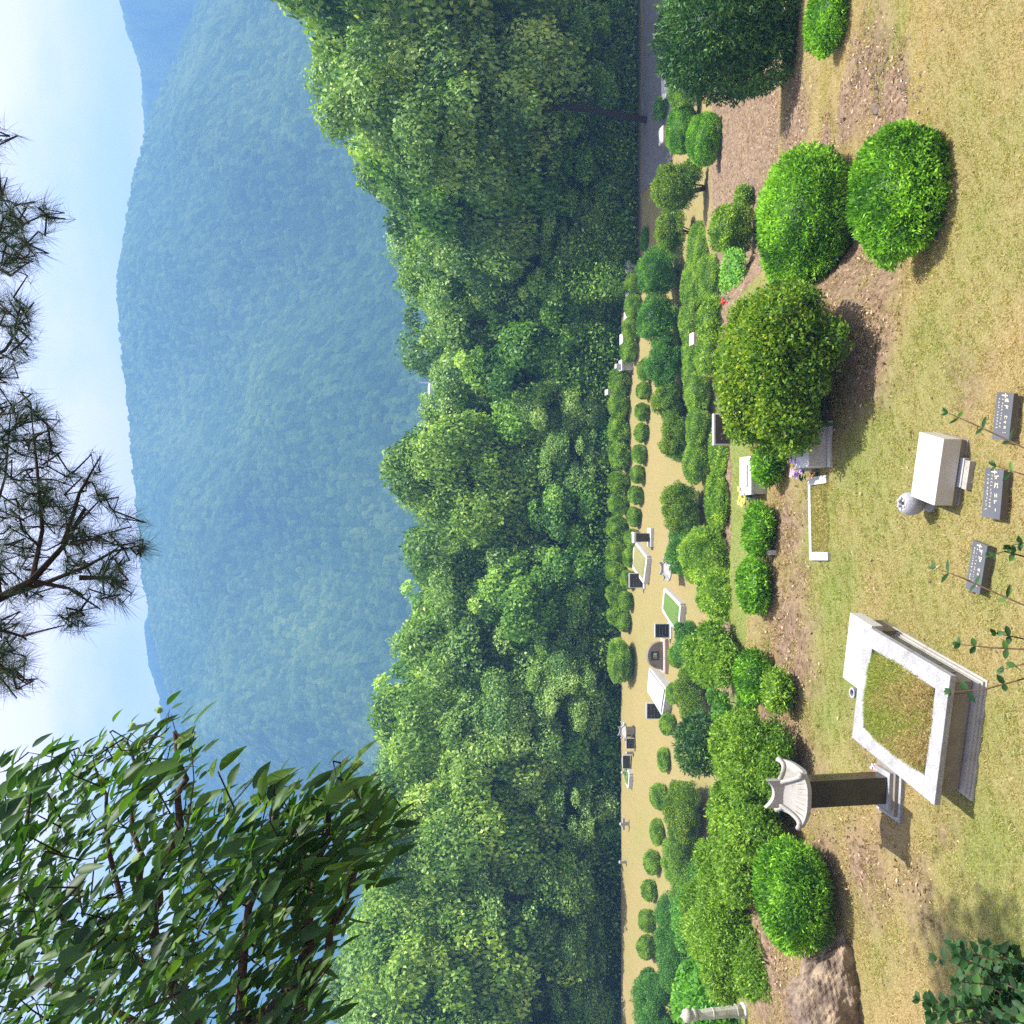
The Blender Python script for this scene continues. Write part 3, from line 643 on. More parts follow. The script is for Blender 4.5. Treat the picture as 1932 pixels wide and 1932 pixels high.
for i in range(9):
    lm = [M['oak_leaf'], M['oak_leaf_b'], M['oak_leaf'], M['oak_leaf_c'], M['oak_leaf'], M['oak_leaf_b'], M['oak_leaf_c'], M['oak_leaf'], M['oak_leaf_b']][i]
    Rr, Hh, nc, base = [(4.6, 10.5, 92, 1.6), (4.2, 11, 84, 1.5), (5.0, 9.5, 96, 2.4), (3.8, 9, 70, 1.2), (4.4, 11.5, 96, 1.0), (4.8, 9.2, 88, 2.2), (3.4, 8, 60, .6), (4.4, 9.8, 80, 1.4), (3.6, 11, 76, 1.0)][i]
    cm, cs = crown_mesh(100 + i, Rr, Hh, int(nc * .72), 470, [.27, .23, .25, .29, .22, .26, .30, .24, .21][i], lm, base)
    TP.append((cm, trunk_mesh(100 + i, cs, Hh, base, .19 + .02 * i), Rr, base + Hh))
def tree(x, y, top, wd, pr, name, label, group, rz=0.0, sink=0.0):
    cm, tm, Rr, Ht = TP[pr]; z = gz(x, y) - sink; sz = (top - z) / Ht * 1.04; sx = wd / (2 * Rr * 1.12)
    o = empty(name, (x, y, z), label, 'tree', group, rz); o.scale = (sx, sx, sz)
    link(bpy.data.objects.new('crown', cm), o); link(bpy.data.objects.new('trunk', tm), o)
    return o
def tree_px(Xtop, Yc, wpx, y, pr, name, label, group, rz):
    p = at(Xtop, Yc, y); tree(p[0], y, p[2], wpx / F * y, pr, name, label, group, rz)
front = [  # Xtop, Ycentre, width px, distance, prototype
    (545, -60, 420, 52, 0), (655, 190, 330, 50, 1), (600, 40, 320, 56, 4), (690, 280, 300, 55, 3), (760, 400, 280, 58, 5), (745, 330, 240, 64, 2), (780, 500, 240, 62, 0),
    (800, 590, 250, 60, 4), (828, 742, 250, 63, 1), (880, 700, 230, 58, 3), (768, 900, 300, 61, 2), (800, 860, 210, 66, 0), (800, 1010, 280, 62, 5), (810, 1100, 240, 60, 1),
    (900, 1130, 200, 57.5, 3), (775, 1200, 270, 64, 0), (800, 1290, 280, 60, 4), (745, 1340, 280, 66, 2), (760, 1430, 300, 59, 0), (740, 1520, 280, 63, 5), (720, 1610, 320, 58, 2), (690, 1720, 330, 62, 4),
    (700, 1830, 320, 57, 0), (650, 1920, 360, 60, 5), (860, 1390, 230, 57, 1), (880, 1680, 250, 55.5, 1), (660, 2040, 380, 57, 4)]
desc = ['tree with', ]
for i, (X, Yc, wp, y, pr) in enumerate(sorted(front, key=lambda q: q[1])):
    if Yc > 450: y += 1.5
    if i % 3 == 1: pr = {0: 7, 1: 8, 2: 7, 4: 8, 5: 8, 3: 6}[pr]
    tree_px(X, Yc, wp, y, pr, 'broadleaf_tree', NTH[i].capitalize() + ' tree from the upper end of the front line of the wood' if i < 24 else NTH[26 - i].replace('first', 'last').replace('second', 'next-to-last').replace('third', 'third-from-last').capitalize() + ' tree at the lower end of the front line of the wood',
            'front trees of the wood behind the far lawn', rz=(i * 1.7) % 6.28)
back = [(615, 110, 300, 72, 4), (720, 300, 280, 76, 2), (770, 470, 280, 74, 1), (792, 600, 260, 80, 5), (832, 690, 200, 78, 0), (832, 790, 200, 82, 3), (785, 870, 240, 77, 1), (785, 960, 260, 84, 4), (805, 1060, 260, 80, 2),
        (790, 1180, 250, 86, 0), (735, 1290, 240, 82, 3), (735, 1370, 240, 90, 3), (735, 1460, 260, 78, 1), (735, 1560, 260, 84, 5), (700, 1650, 280, 80, 0), (690, 1770, 280, 84, 1), (660, 1880, 300, 78, 2), (780, 1120, 200, 98, 3), (770, 1240, 220, 96, 1), (745, 1400, 220, 100, 5)]
for i, (X, Yc, wp, y, pr) in enumerate(sorted(back, key=lambda q: q[1])):
    tree_px(X, Yc, wp, y, pr, 'broadleaf_tree', NTH[i].capitalize() + ' treetop from the upper end showing behind the front line of the wood', 'back trees of the wood', rz=(i * 2.3) % 6.28)
# understorey between the trunks
und = [(1085, 1170, 455, 560, 'broad'), (1080, 1165, 540, 640, 'thuja_yellow'), (1100, 1190, 600, 690, 'broad'), (1110, 1175, 790, 860, 'mid_leaf'), (1095, 1160, 850, 900, 'thuja_yellow'), (1040, 1165, 1030, 1110, 'mid_leaf'), (1100, 1170, 1110, 1190, 'mid_leaf'),
       (1095, 1185, 1290, 1370, 'mid_leaf'), (1110, 1180, 1370, 1450, 'broad'), (1100, 1178, 1440, 1520, 'mid_leaf'), (1120, 1176, 1515, 1590, 'broad'), (1115, 1180, 1590, 1660, 'mid_leaf'), (1105, 1190, 1690, 1770, 'mid_leaf'), (1090, 1200, 1790, 1880, 'dark_conifer'),
       (1120, 1205, 1870, 1960, 'mid_leaf'), (1140, 1212, 250, 330, 'broad'), (1115, 1210, 330, 430, 'thuja_yellow'), (1130, 1210, 0, 60, 'mid_leaf'), (1150, 1200, 395, 460, 'broad'), (1160, 1215, 430, 500, 'azalea'), (1090, 1165, 700, 800, 'mid_leaf'), (1090, 1160, 900, 1000, 'dark_conifer'), (1085, 1165, 1200, 1290, 'dark_conifer')]
for i, (a, b_, c, d, k) in enumerate(sorted(und, key=lambda q: q[2])):
    y_ = 54.9 + (i % 3) * .5; 
    bush(a, b_, c, d, k, 'undergrowth_bush', NTH[i].capitalize() + ' bush from the upper end in the undergrowth below the wood', group='undergrowth along the foot of the wood', scale=2.4, dens=.9, yfix=y_ if c > 450 else 50.9 + (i % 3) * .5, stems=False, depth=3, dy=1.0)
ysm = [(1000, 60, 170, 52.5, 6), (1030, 170, 150, 52, 3), (1010, 320, 160, 54, 6), (1020, 430, 170, 55, 8), (990, 540, 160, 57.5, 3), (1000, 660, 170, 58.5, 6), (985, 770, 150, 58, 1), (1020, 860, 150, 57.5, 8), (1010, 960, 160, 58, 6), (1015, 1090, 150, 57, 6),
       (1000, 1190, 170, 58, 8), (1010, 1300, 170, 57, 1), (990, 1420, 170, 58, 6), (1010, 1530, 160, 57, 8), (1000, 1640, 160, 57.5, 3), (1020, 1750, 170, 57, 1), (1030, 1860, 180, 56.5, 8), (1000, 1960, 180, 57, 6)]
for i, (X, Yc, wp, y, pr) in enumerate(ysm):
    tree_px(X, Yc, wp, y, pr, 'young_tree', NTH[i].capitalize() + ' young tree from the upper end, low between the big trunks', 'young trees under the wood edge', rz=(i * 1.1) % 6.28)
# dark leaf mass of the wood floor, seen between trunks
def thicket(name, label, x0, x1, y0, y1, n, hmax, leaf, mtl, seed, taper=.6):
    rg = np.random.default_rng(seed); x = rg.uniform(x0, x1, n); y = rg.uniform(y0, y1, n); z = H(x, y) + hmax * rg.random(n) ** 1.3 * (.6 + .4 * wob(x, y, .25)) * (.55 + .45 * sm(y0, y0 + (y1 - y0) * taper, y))
    P = np.stack([x, y, z], 1); T = unit(rg.normal(size=(n, 3))); N = unit(rg.normal(size=(n, 3)) + np.array([0, -.2, .8]))
    ls = rg.uniform(.6, 1.3, n); V, Fq = leaf_geo(P, T, N, leaf * ls, leaf * .6 * ls, .08)
    tag(link(bpy.data.objects.new(name, mesh_np(name, V, [Fq], tint=np.repeat(np.clip(.30 + rg.normal(0, .2, n), 0, 1), 4), mats=[mtl]))), label, kind='stuff')
thicket('understory', 'dark leafy undergrowth filling the wood behind the far lawn', -46, 46, 55.2, 72, 260000, 6.5, .20, M['oak_leaf'], 5, .5)
thicket('understory', 'dark leafy undergrowth behind the lane at the upper edge', 11.5, 34, 51.4, 56, 50000, 4.5, .19, M['oak_leaf'], 15, .5)
thicket('distant_wood', 'treetops of the wood falling away down the valley', -85, 85, 88, 135, 120000, 14.0, .6, M['oak_leaf_b'], 6)

# ================================================================== grass on the near lawn
def grass(n=560000):
    rg = np.random.default_rng(3); y = np.sqrt(rg.uniform(9.2 ** 2, 17.0 ** 2, n)); n2 = 150000; y[:n2] = rg.uniform(16.5, 34, n2); x = rg.uniform(-.56, .56, n) * y
    dr = dirtness(x, y); gr = greenness(x, y)
    keep = rg.random(n) > np.clip(dr * 1.2 - .30, 0, .72)
    x, y, dr, gr = x[keep], y[keep], dr[keep], gr[keep]; n = len(x)
    P = np.stack([x, y, H(x, y) - .005], 1); T = unit(np.stack([rg.normal(0, .75, n), rg.normal(0, .75, n), rg.uniform(.25, 1, n)], 1))
    far_ = np.where(y > 17, 1.5, 1.0); L = rg.uniform(.022, .058, n) * (1 - .35 * dr) * far_; N = unit(rg.normal(size=(n, 3)) + np.array([0, 0, .5]))
    Sd = unit(np.cross(T, N)); w_ = .0042 * rg.uniform(.7, 1.4, n) * far_
    V = np.stack([P - Sd * w_[:, None], P + Sd * w_[:, None], P + T * L[:, None]], 1).reshape(-1, 3)
    g = (rg.random(n) < np.clip(gr * .95 + .22 * wob(x, y, 2.2), .05, .97)); tt = np.where(g, rg.uniform(.55, 1, n), rg.beta(2.6, 1.3, n) * .46)
    return mesh_np('grass', V, [np.arange(3 * n).reshape(n, 3)], tint=np.repeat(tt, 3), mats=[M['blade']])
M['blade'] = leaf_mat('grass_blade', [(0, (.17, .105, .045)), (.2, (.36, .265, .115)), (.48, (.60, .50, .26)), (.52, (.13, .18, .030)), (.75, (.23, .29, .05)), (1, (.38, .40, .10))], .3, .7, .15)
tag(link(bpy.data.objects.new('grass', grass())), 'short mown straw-coloured and green turf of the near lawn', 'grass', kind='stuff')

def litter(n=60000):
    rg = np.random.default_rng(13); y = np.sqrt(rg.uniform(9.6 ** 2, 46 ** 2, n * 3)); y = np.where(rg.random(n * 3) < .6, rg.uniform(11, 24, n * 3), y); x = rg.uniform(-.5, .56, n * 3) * y
    d = dirtness(x, y) * (y < 45) * ~((x / y < .22) & (y > 21.5)); k = rg.random(n * 3) < np.clip(d * 1.3 - .25, .012, 1); x, y = x[k][:n], y[k][:n]; n = len(x)
    P = np.stack([x, y, H(x, y) + .012 + .02 * rg.random(n)], 1); T = unit(np.stack([rg.normal(size=n), rg.normal(size=n), rg.normal(0, .35, n)], 1)); N = unit(rg.normal(size=(n, 3)) * .5 + np.array([0, 0, 1]))
    L = rg.uniform(.02, .075, n); V, Fq = leaf_geo(P, T, N, L, L * rg.uniform(.12, .55, n), .15)
    return mesh_np('leaf_litter', V, [Fq], tint=np.repeat(rg.random(n), 4), mats=[M['litter']])
M['litter'] = leaf_mat('dry_litter', [(0, (.05, .03, .018)), (.35, (.17, .10, .06)), (.7, (.36, .24, .15)), (1, (.58, .45, .32))], .1, .8, .1)
tag(link(bpy.data.objects.new('leaf_litter', litter())), 'dry brown leaf litter and twigs on the bare earth', 'leaf litter', kind='stuff')

# ================================================================== graves and stones
def top_rect(c0, c1, c2, z):
    """rectangle in metres from three photo spots of its top face at height z: corner, next corner, spot on the opposite side"""
    a = on(*c0, z)[:2]; b_ = on(*c1, z)[:2]; c = on(*c2, z)[:2]
    e = b_ - a; L = np.hypot(*e); e = e / L; nrm = np.array([-e[1], e[0]]); wd = float(np.dot(c - a, nrm)); 
    ctr = a + e * L / 2 + nrm * wd / 2
    return ctr, L, abs(wd), math.atan2(e[1], e[0])
# --- white table stone
zt = .33; ctr, L, Wd, rz = top_rect((1778, 828), (1760, 954), (1717, 924), zt)
rz_t = rz
o = empty('offering_table', (ctr[0], ctr[1], gz(*ctr)), 'pale polished stone offering table on the near lawn', 'stone table', rz=rz)
MB().box((0, 0, .10), (L, Wd, .23)).build('table_top', M['polished'], o, bevel=.008)
MB().box((0, 0, -.03), (L * .97, Wd * .93, .128)).build('plinth', M['granite_side'], o, bevel=.005)
MB().box((L * .0, 0, -.03), (L * .99, Wd * 1.04, .06)).build('foot_slab', M['granite_side'], o, bevel=.005)
# small block in front
p = on(1818, 893, .05); o = empty('small_stone_block', (p[0], p[1], gz(p[0], p[1]) - .01), 'small split grey stone block in front of the offering table', 'stone block', rz=rz)
MB().box((0, -.05, 0), (.34, .085, .09)).build('front_block', M['vase'], o, bevel=.006)
MB().box((0.01, .045, 0), (.33, .09, .085)).build('rear_block', M['granite'], o, bevel=.006)
# round granite vase beside the table
p = on(1741, 950, 0.1); o = empty('granite_vase', (p[0], p[1], gz(p[0], p[1])), 'round speckled granite flower vase beside the offering table', 'vase')
MB().lathe([(.10, -.02), (.10, .03), (.085, .035), (.085, .06), (.07, .065), (.065, .09), (.05, .10), (.05, .13)], n=24).build('foot', M['vase'], o, smooth=False)
MB().lathe([(.05, .12), (.10, .14), (.135, .20), (.145, .27), (.13, .34), (.095, .385), (.075, .395), (.06, .37), (.05, .30)], n=28).build('bowl', M['vase'], o, smooth=True)
MB().lathe([(.001, .345), (.056, .35)], n=20).build('opening_shade', M['dark'], o)  # dark disc, painted as the shade inside the bowl
for k in range(6):
    a = k * math.pi / 3; MB().box((.068 * math.cos(a), .068 * math.sin(a), .375), (.035, .022, .03), rz=a).build('rim_notch', M['white'], o, bevel=.004)

# --- black inscribed plaques lying tilted in the turf
def glyphs(mb, x0, x1, yy, h, rg, tz, big=False):
    x = x0
    while x < x1 - h * .5:
        w_ = h * rg.uniform(.55, .95)
        for _ in range(rg.integers(2, 5) if not big else rg.integers(3, 6)):
            if rg.random() < .5: mb.box((x + w_ / 2, yy + rg.uniform(-.4, .4) * h, tz), (w_ * rg.uniform(.5, 1), h * .13, .0025), rz=rg.normal(0, .15))
            else: mb.box((x + rg.uniform(.1, .9) * w_, yy, tz), (h * .12, h * rg.uniform(.5, 1), .0025), rz=rg.normal(0, .15))
        x += w_ + h * (.35 if rg.random() > .2 else .8)
def plaque(c0, c1, c2, lab, seed, z=.13):
    ctr, L, Wd, rz = top_rect(c0, c1, c2, z); rg = np.random.default_rng(seed)
    o = empty('inscribed_plaque', (ctr[0], ctr[1], gz(*ctr)), lab, 'grave plaque', 'three grey inscribed plaques in the turf', rz)
    tl = math.atan2(.05, Wd)
    s = MB().box((0, 0, 0), (L, Wd, .055)).build('slab', M['plaque'], o, bevel=.004); s.location = (0, 0, z - .055); s.rotation_euler = (R(-3), 0, 0)
    MB().box((0, Wd * .05, -.03), (L * .86, Wd * .7, z - .03)).build('base', M['granite_side'], o)
    mb = MB(); mb.box((-L * .44, .0, .056), (.012, Wd * .34, .002)); mb.box((-L * .44, Wd * .04, .056), (.05, .010, .0022))
    glyphs(mb, -L * .38, -L * .05, Wd * .16, Wd * .26, rg, .056, True); glyphs(mb, -L * .02, L * .42, Wd * .2, Wd * .20, rg, .056)
    for k in range(2): glyphs(mb, -L * .38, L * rg.uniform(.25, .42), -Wd * (.08 + .2 * k), Wd * .11, rg, .056)
    g = mb.build('lettering', M['gold'], s)
plaque((1910, 742), (1900, 832), (1872, 815), 'grey inscribed plaque nearest the upper edge, thin stem across its end', 11)
plaque((1890, 887), (1882, 981), (1851, 963), 'dark inscribed plaque in the middle of the three', 12)
plaque((1861, 1030), (1846, 1122), (1822, 1105), 'palest bluish inscribed plaque, nearest the grass mound tomb', 13)

# --- large tomb with a turf mound
zr = .46
A = on(1628, 1164, zr)[:2]; B = on(1796, 1292, zr)[:2]; C_ = on(1756, 1532, zr)[:2]; D_ = on(1612, 1380, zr)[:2]
e = ((B - A) + (C_ - D_)) / 2; f = ((C_ - B) + (D_ - A)) / 2
Le = np.hypot(*e); rz = math.atan2(f[1], f[0]); fu = f / np.hypot(*f); nn = np.array([-fu[1], fu[0]]); wid = abs(np.dot(e, nn)); len_ = np.hypot(*f)
ctr = (A + B + C_ + D_) / 4; gzt = gz(*ctr)
rz = rz + math.pi if math.cos(rz) < 0 else rz
o = empty('mound_tomb', (ctr[0], ctr[1], gzt), 'large granite tomb box with a turf mound on top', 'tomb', rz=rz); zr0 = zr - gzt
Lt, Wt = len_, wid
def frame(mb, Lo, Wo, bw, z, h):
    a, b_ = Lo / 2, Wo / 2
    mb.box((0, -b_ + bw / 2, z), (Lo, bw, h)); mb.box((0, b_ - bw / 2, z), (Lo, bw, h))
    mb.box((-a + bw / 2, 0, z), (bw, Wo - 2 * bw, h)); mb.box((a - bw / 2, 0, z), (bw, Wo - 2 * bw, h)); return mb
frame(MB(), Lt, Wt, .24, zr0 - .075, .075).build('rim', M['granite_rim'], o, bevel=.006)
MB().box((0, 0, .10), (Lt - .22, Wt - .20, zr0 - .075 - .10)).build('body', M['granite_side'], o)
q = MB(); q.box((0, -(Wt - .20) / 2 - .004, .12), (Lt - .5, .012, zr0 - .22)); q.build('front_panel', M['granite_side'], o)
q = MB(); q.box(((Lt - .22) / 2 + .004, 0.05, .13), (.014, Wt - .62, zr0 - .24)); q.build('side_panel', M['panel'], o)
for k in range(3):
    q = MB(); q.box(((Lt - .22) / 2 + .012, -.3 + .33 * k, .13), (.006, .008, zr0 - .24))
    q.build('panel_joint', M['granite'], o)
for k in range(3):
    MB().box((.0, 0, -.03 if k == 0 else .0 + .03 * k), (Lt - .10 - .05 * k, Wt + .10 - .06 * k, .06 if k == 0 else .03)).build('plinth_step', M['granite'], o, bevel=.005)
# turf mound: shallow dome, own mesh with grass blades
nu = 48; uu = np.linspace(-1, 1, nu); U, V_ = np.meshgrid(uu, uu, indexing='ij'); k_ = np.clip(1 - np.abs(U) ** 3.2, 0, 1) * np.clip(1 - np.abs(V_) ** 3.2, 0, 1)
mx_, my_ = (Lt - .42) / 2, (Wt - .42) / 2
def mound_z(u, v): return zr0 - .03 + .13 * (np.clip(1 - np.abs(u) ** 3.2, 0, 1) * np.clip(1 - np.abs(v) ** 3.2, 0, 1)) ** .6 + .012 * np.sin(u * 9) * np.sin(v * 11)
rr_ = 1 - .05 * (np.abs(U * V_)) ** 2 * 2.2
ii = np.arange(nu * nu).reshape(nu, nu); Qm = np.stack([ii[:-1, :-1], ii[1:, :-1], ii[1:, 1:], ii[:-1, 1:]], -1).reshape(-1, 4)
Vm = np.stack([U * mx_ * rr_, V_ * my_ * rr_, mound_z(U, V_)], -1).reshape(-1, 3)
rg = np.random.default_rng(8); n = 26000; u = rg.uniform(-1, 1, n); v = rg.uniform(-1, 1, n); rr = 1 - .05 * (np.abs(u * v)) ** 2 * 2.2
P = np.stack([u * mx_ * rr, v * my_ * rr, mound_z(u, v) - .005], 1); T = unit(np.stack([rg.normal(0, .7, n), rg.normal(0, .7, n), rg.uniform(.3, 1, n)], 1)); N = unit(rg.normal(size=(n, 3)))
Sd = unit(np.cross(T, N)); ln = rg.uniform(.025, .07, n); w_ = .0045
Vb = np.stack([P - Sd * w_, P + Sd * w_, P + T * ln[:, None]], 1).reshape(-1, 3)
dry = np.clip(.35 - .5 * v + .25 * np.sin(u * 5 + v * 3), .08, .85); tt = np.where(rg.random(n) < dry, rg.uniform(0, .45, n), rg.uniform(.52, 1, n))
me = mesh_np('turf_mound', np.vstack([Vm, Vb]), [Qm, np.arange(3 * n).reshape(n, 3) + nu * nu], tint=np.concatenate([np.full(nu * nu, .3), np.repeat(tt, 3)]), mats=[M['blade']])
link(bpy.data.objects.new('turf_mound', me), o)
# white offering slab adjoining
zs = .45; ctr2, L2, W2, rz2 = top_rect((1604, 1156), (1590, 1278), (1642, 1200), zs)
o = empty('offering_slab', (ctr2[0], ctr2[1], gz(*ctr2)), 'bright white offering slab at the head of the mound tomb', 'stone slab', rz=rz2); h_ = zs - gz(*ctr2)
MB().box((0, 0, h_ - .16), (L2, W2, .16)).build('slab', M['white'], o, bevel=.006)
MB().box((0, 0, -.04), (L2 * .8, W2 * .8, h_ - .12)).build('base', M['granite_side'], o)
p = on(1607, 1307, .42); o = empty('vase', (p[0], p[1], gz(p[0], p[1])), 'grey cylindrical flower vase between white slab and tomb rim', 'vase')
hv = p[2] - gz(p[0], p[1]); MB().lathe([(.07, 0), (.07, hv), (.045, hv), (.04, hv - .12)], n=20).build('cup', M['vase'], o)
MB().lathe([(.001, hv - .06), (.042, hv - .058)], n=16).build('hollow', M['dark'], o)  # dark disc whose colour stands for shade down in the cup
# side kerb stone on the right of the tomb
zk = .16; a = on(1668, 1158, zk)[:2]; b_ = on(1852, 1306, .10)[:2]; 
# --- stele with hipped stone roof
pf = on(1673, 1492, .16); pr_ = on(1674.2, 1467, .16); pl_ = on(1672, 1517, .16); pb = on(1663.7, 1452.5, .16)
wst = np.hypot(*(pr_ - pl_)[:2]); rz = math.atan2((pr_ - pl_)[1], (pr_ - pl_)[0]); dst = .24
nn = np.array([-math.sin(rz), math.cos(rz)]); cst = (pr_ + pl_)[:2] / 2 + nn * dst / 2
ztop = at(1517, 1502, pf[1])[2]
def stele_roof(parent, a, b_, H_, z0, mtl, ov=.10):
    """hipped roof with concave slopes and swept-up corners; a,b half sizes of the eaves"""
    n = 20; V = []; 
    us = np.linspace(-1, 1, n + 1)
    for u in us:
        for v in us:
            r_ = max(abs(u) ** 1.0, abs(v)); 
            d = max(max(0, (abs(u) - .38) / .62), abs(v)); hgt = (1 - d) ** 1.55; cor = (abs(u) * abs(v)) ** 3
            V.append((u * a, v * b_, z0 + .055 + H_ * hgt * .8 + cor * .085))
    for u in us:
        for v in us:
            cor = (abs(u) * abs(v)) ** 3; inner = max(abs(u), abs(v)); V.append((u * a * .985, v * b_ * .985, z0 + cor * .085 - (.03 if inner < .75 else 0)))
    N1 = n + 1; Fs = []; off = N1 * N1
    for i in range(n):
        for j in range(n):
            Fs.append((i * N1 + j, (i + 1) * N1 + j, (i + 1) * N1 + j + 1, i * N1 + j + 1)); Fs.append((off + i * N1 + j, off + i * N1 + j + 1, off + (i + 1) * N1 + j + 1, off + (i + 1) * N1 + j))
    for i in range(n):
        Fs.append((i * N1, off + i * N1, off + (i + 1) * N1, (i + 1) * N1)); Fs.append(((i + 1) * N1 + n, off + (i + 1) * N1 + n, off + i * N1 + n, i * N1 + n))
        Fs.append((i + 1, off + i + 1, off + i, i)); Fs.append((n * N1 + i, off + n * N1 + i, off + n * N1 + i + 1, n * N1 + i + 1))
    rf = MB().add(V, Fs).build('roof', mtl, parent)
    zr_ = z0 + .055 + H_ * .8
    pts = [(a * t, 0, zr_ + .035 + .11 * abs(t / .52) ** 2.2) for t in np.linspace(-.52, .52, 11)]
    mb = MB()
    for q in range(10):
        (x0, _, z0_), (x1, _, z1_) = pts[q], pts[q + 1]; wv = .045
        mb.hexa([(x0, -wv, z0_ - .13), (x1, -wv, z1_ - .13), (x1, wv, z1_ - .13), (x0, wv, z0_ - .13)], [(x0, -wv * .8, z0_ + .03), (x1, -wv * .8, z1_ + .03), (x1, wv * .8, z1_ + .03), (x0, wv * .8, z0_ + .03)])
    mb.build('ridge', mtl, rf, bevel=0)
    mb = MB()
    for sx in (-1, 1):
        for sy in (-1, 1):
            P_ = []
            for t in np.linspace(0, 1, 8):
                u = sx * (.38 + .62 * t); v = sy * t; hgt = (1 - t) ** 1.55; cor = (abs(u) * abs(v)) ** 3; P_.append((u * a, v * b_, z0 + .065 + H_ * hgt * .8 + cor * .10))
            MB().tube(P_, [.032] * 7 + [.038], 6).build('hip_ridge', mtl, rf, smooth=True)
    mb = MB()
    for sy in (-1, 1):        # little gable arches on the long slopes and their drop ornaments
        for t in np.linspace(-.9, .9, 9):
            mb.tube([(a * t, sy * b_ * .97, z0 + .05 + (abs(t)) ** 3 * .03), (a * t * .8, sy * b_ * .55, z0 + .07 + H_ * .45 ** 1.55 * .8)], [.012, .010], 5)
    mb.build('roof_rib', mtl, rf)
    return rf
gzz = gz(*cst)
o = empty('roofed_stele', (cst[0], cst[1], gzz), 'dark polished stele with a white curved stone roof beside the mound tomb', 'stele', rz=rz)
hb = .16 - gzz
for k in range(3): MB().box((0, 0, -.05 if k == 0 else hb - .05 * (3 - k)), (wst + .40 - .13 * k, dst + .30 - .10 * k, (hb - .05 * 2 + .05) if k == 0 else .05)).build('plinth_step', M['granite_rim'] if k != 1 else M['granite_side'], o, bevel=.004)
sh = MB().box((0, 0, hb), (wst, dst, ztop - .16), top=1.0).build('shaft', M['brown_black'], o, bevel=.003)
mb = MB(); rg = np.random.default_rng(4); hs_ = ztop - .16
for cx in (.20, .10, -.02, -.12):
    for j in range(9):
        if rg.random() < .85:
            zz = hb + hs_ * (.82 - .065 * j) ; mb.hexa([(cx * 1.1 - .008, -dst / 2 - .002, zz), (cx * 1.1 + .008, -dst / 2 - .002, zz), (cx * 1.1 + .008, -dst / 2, zz), (cx * 1.1 - .008, -dst / 2, zz)], [(cx * 1.1 - .008, -dst / 2 - .002, zz + .014), (cx * 1.1 + .008, -dst / 2 - .002, zz + .014), (cx * 1.1 + .008, -dst / 2, zz + .014), (cx * 1.1 - .008, -dst / 2, zz + .014)])
for cy in (-.05, 0, .05):
    for j in range(11):
        if rg.random() < .85: mb.box((wst / 2 + .001, cy, hb + hs_ * (.86 - .035 * j)), (.002, .02, .014))
mb.build('lettering', M['twig'], sh)
hr = at(1453, 1497, pf[1] + .1)[2] - ztop
stele_roof(o, wst * .98, dst * 1.35, hr * .72, hb + hs_, M['granite'])

# pink blossoms in the turf behind the stele
def flowers(Xp, Yp, z, n, mats_, r, lab, name='flower_bouquet', h=0.16, pot=False, yv=None, seed=1):
    p = on(Xp, Yp, z) if yv is None else at(Xp, Yp, yv); rg = np.random.default_rng(seed); g = gz(p[0], p[1]) if yv is None else p[2] - h
    o = empty(name, (p[0], p[1], g), lab, 'flowers')
    if pot: MB().lathe([(r * .30, -.02), (r * .42, h * .55), (r * .36, h * .55)], n=14).build('pot', M[pot], o)
    for j, mt in enumerate(mats_):
        for _ in range(n):
            mb = MB()
            a = rg.uniform(0, 6.28); q = r * math.sqrt(rg.random()); c = (q * math.cos(a), q * math.sin(a), h * rg.uniform(.75, 1.15)); 
            for k in range(5):
                b2 = k * 1.257 + a; d = .32 * r * rg.uniform(.7, 1.1); mb.add([(c[0], c[1], c[2]), (c[0] + d * math.cos(b2 - .5), c[1] + d * math.sin(b2 - .5), c[2] + d * .35), (c[0] + d * 1.3 * math.cos(b2), c[1] + d * 1.3 * math.sin(b2), c[2] + d * .3), (c[0] + d * math.cos(b2 + .5), c[1] + d * math.sin(b2 + .5), c[2] + d * .35)], [(0, 1, 2, 3)])
            mb.build('bloom', M[mt], o)
    mb = MB()
    for _ in range(n * 2):
        a = rg.uniform(0, 6.28); q = r * rg.random() * 1.1; mb.tube([(0, 0, 0), (q * .5 * math.cos(a), q * .5 * math.sin(a), h * .5), (q * math.cos(a), q * math.sin(a), h * .95)], [.006, .005, .003], 4)
        c = (q * math.cos(a), q * math.sin(a), h * rg.uniform(.4, .8)); d = r * .4; mb.add([c, (c[0] + d * math.cos(a + .4), c[1] + d * math.sin(a + .4), c[2] + .02), (c[0] + 1.8 * d * math.cos(a), c[1] + 1.8 * d * math.sin(a), c[2]), (c[0] + d * math.cos(a - .4), c[1] + d * math.sin(a - .4), c[2] + .02)], [(0, 1, 2, 3)])
    mb.build('leaves', M['broad_plain'], o); return o
M['broad_plain'] = plain('flower_leaf', (.05, .14, .04), .6)
flowers(1650, 1448, .04, 4, ['white_petal', 'pink'], .07, 'faded pink and white flowers behind the dark stele', h=.05, seed=3)

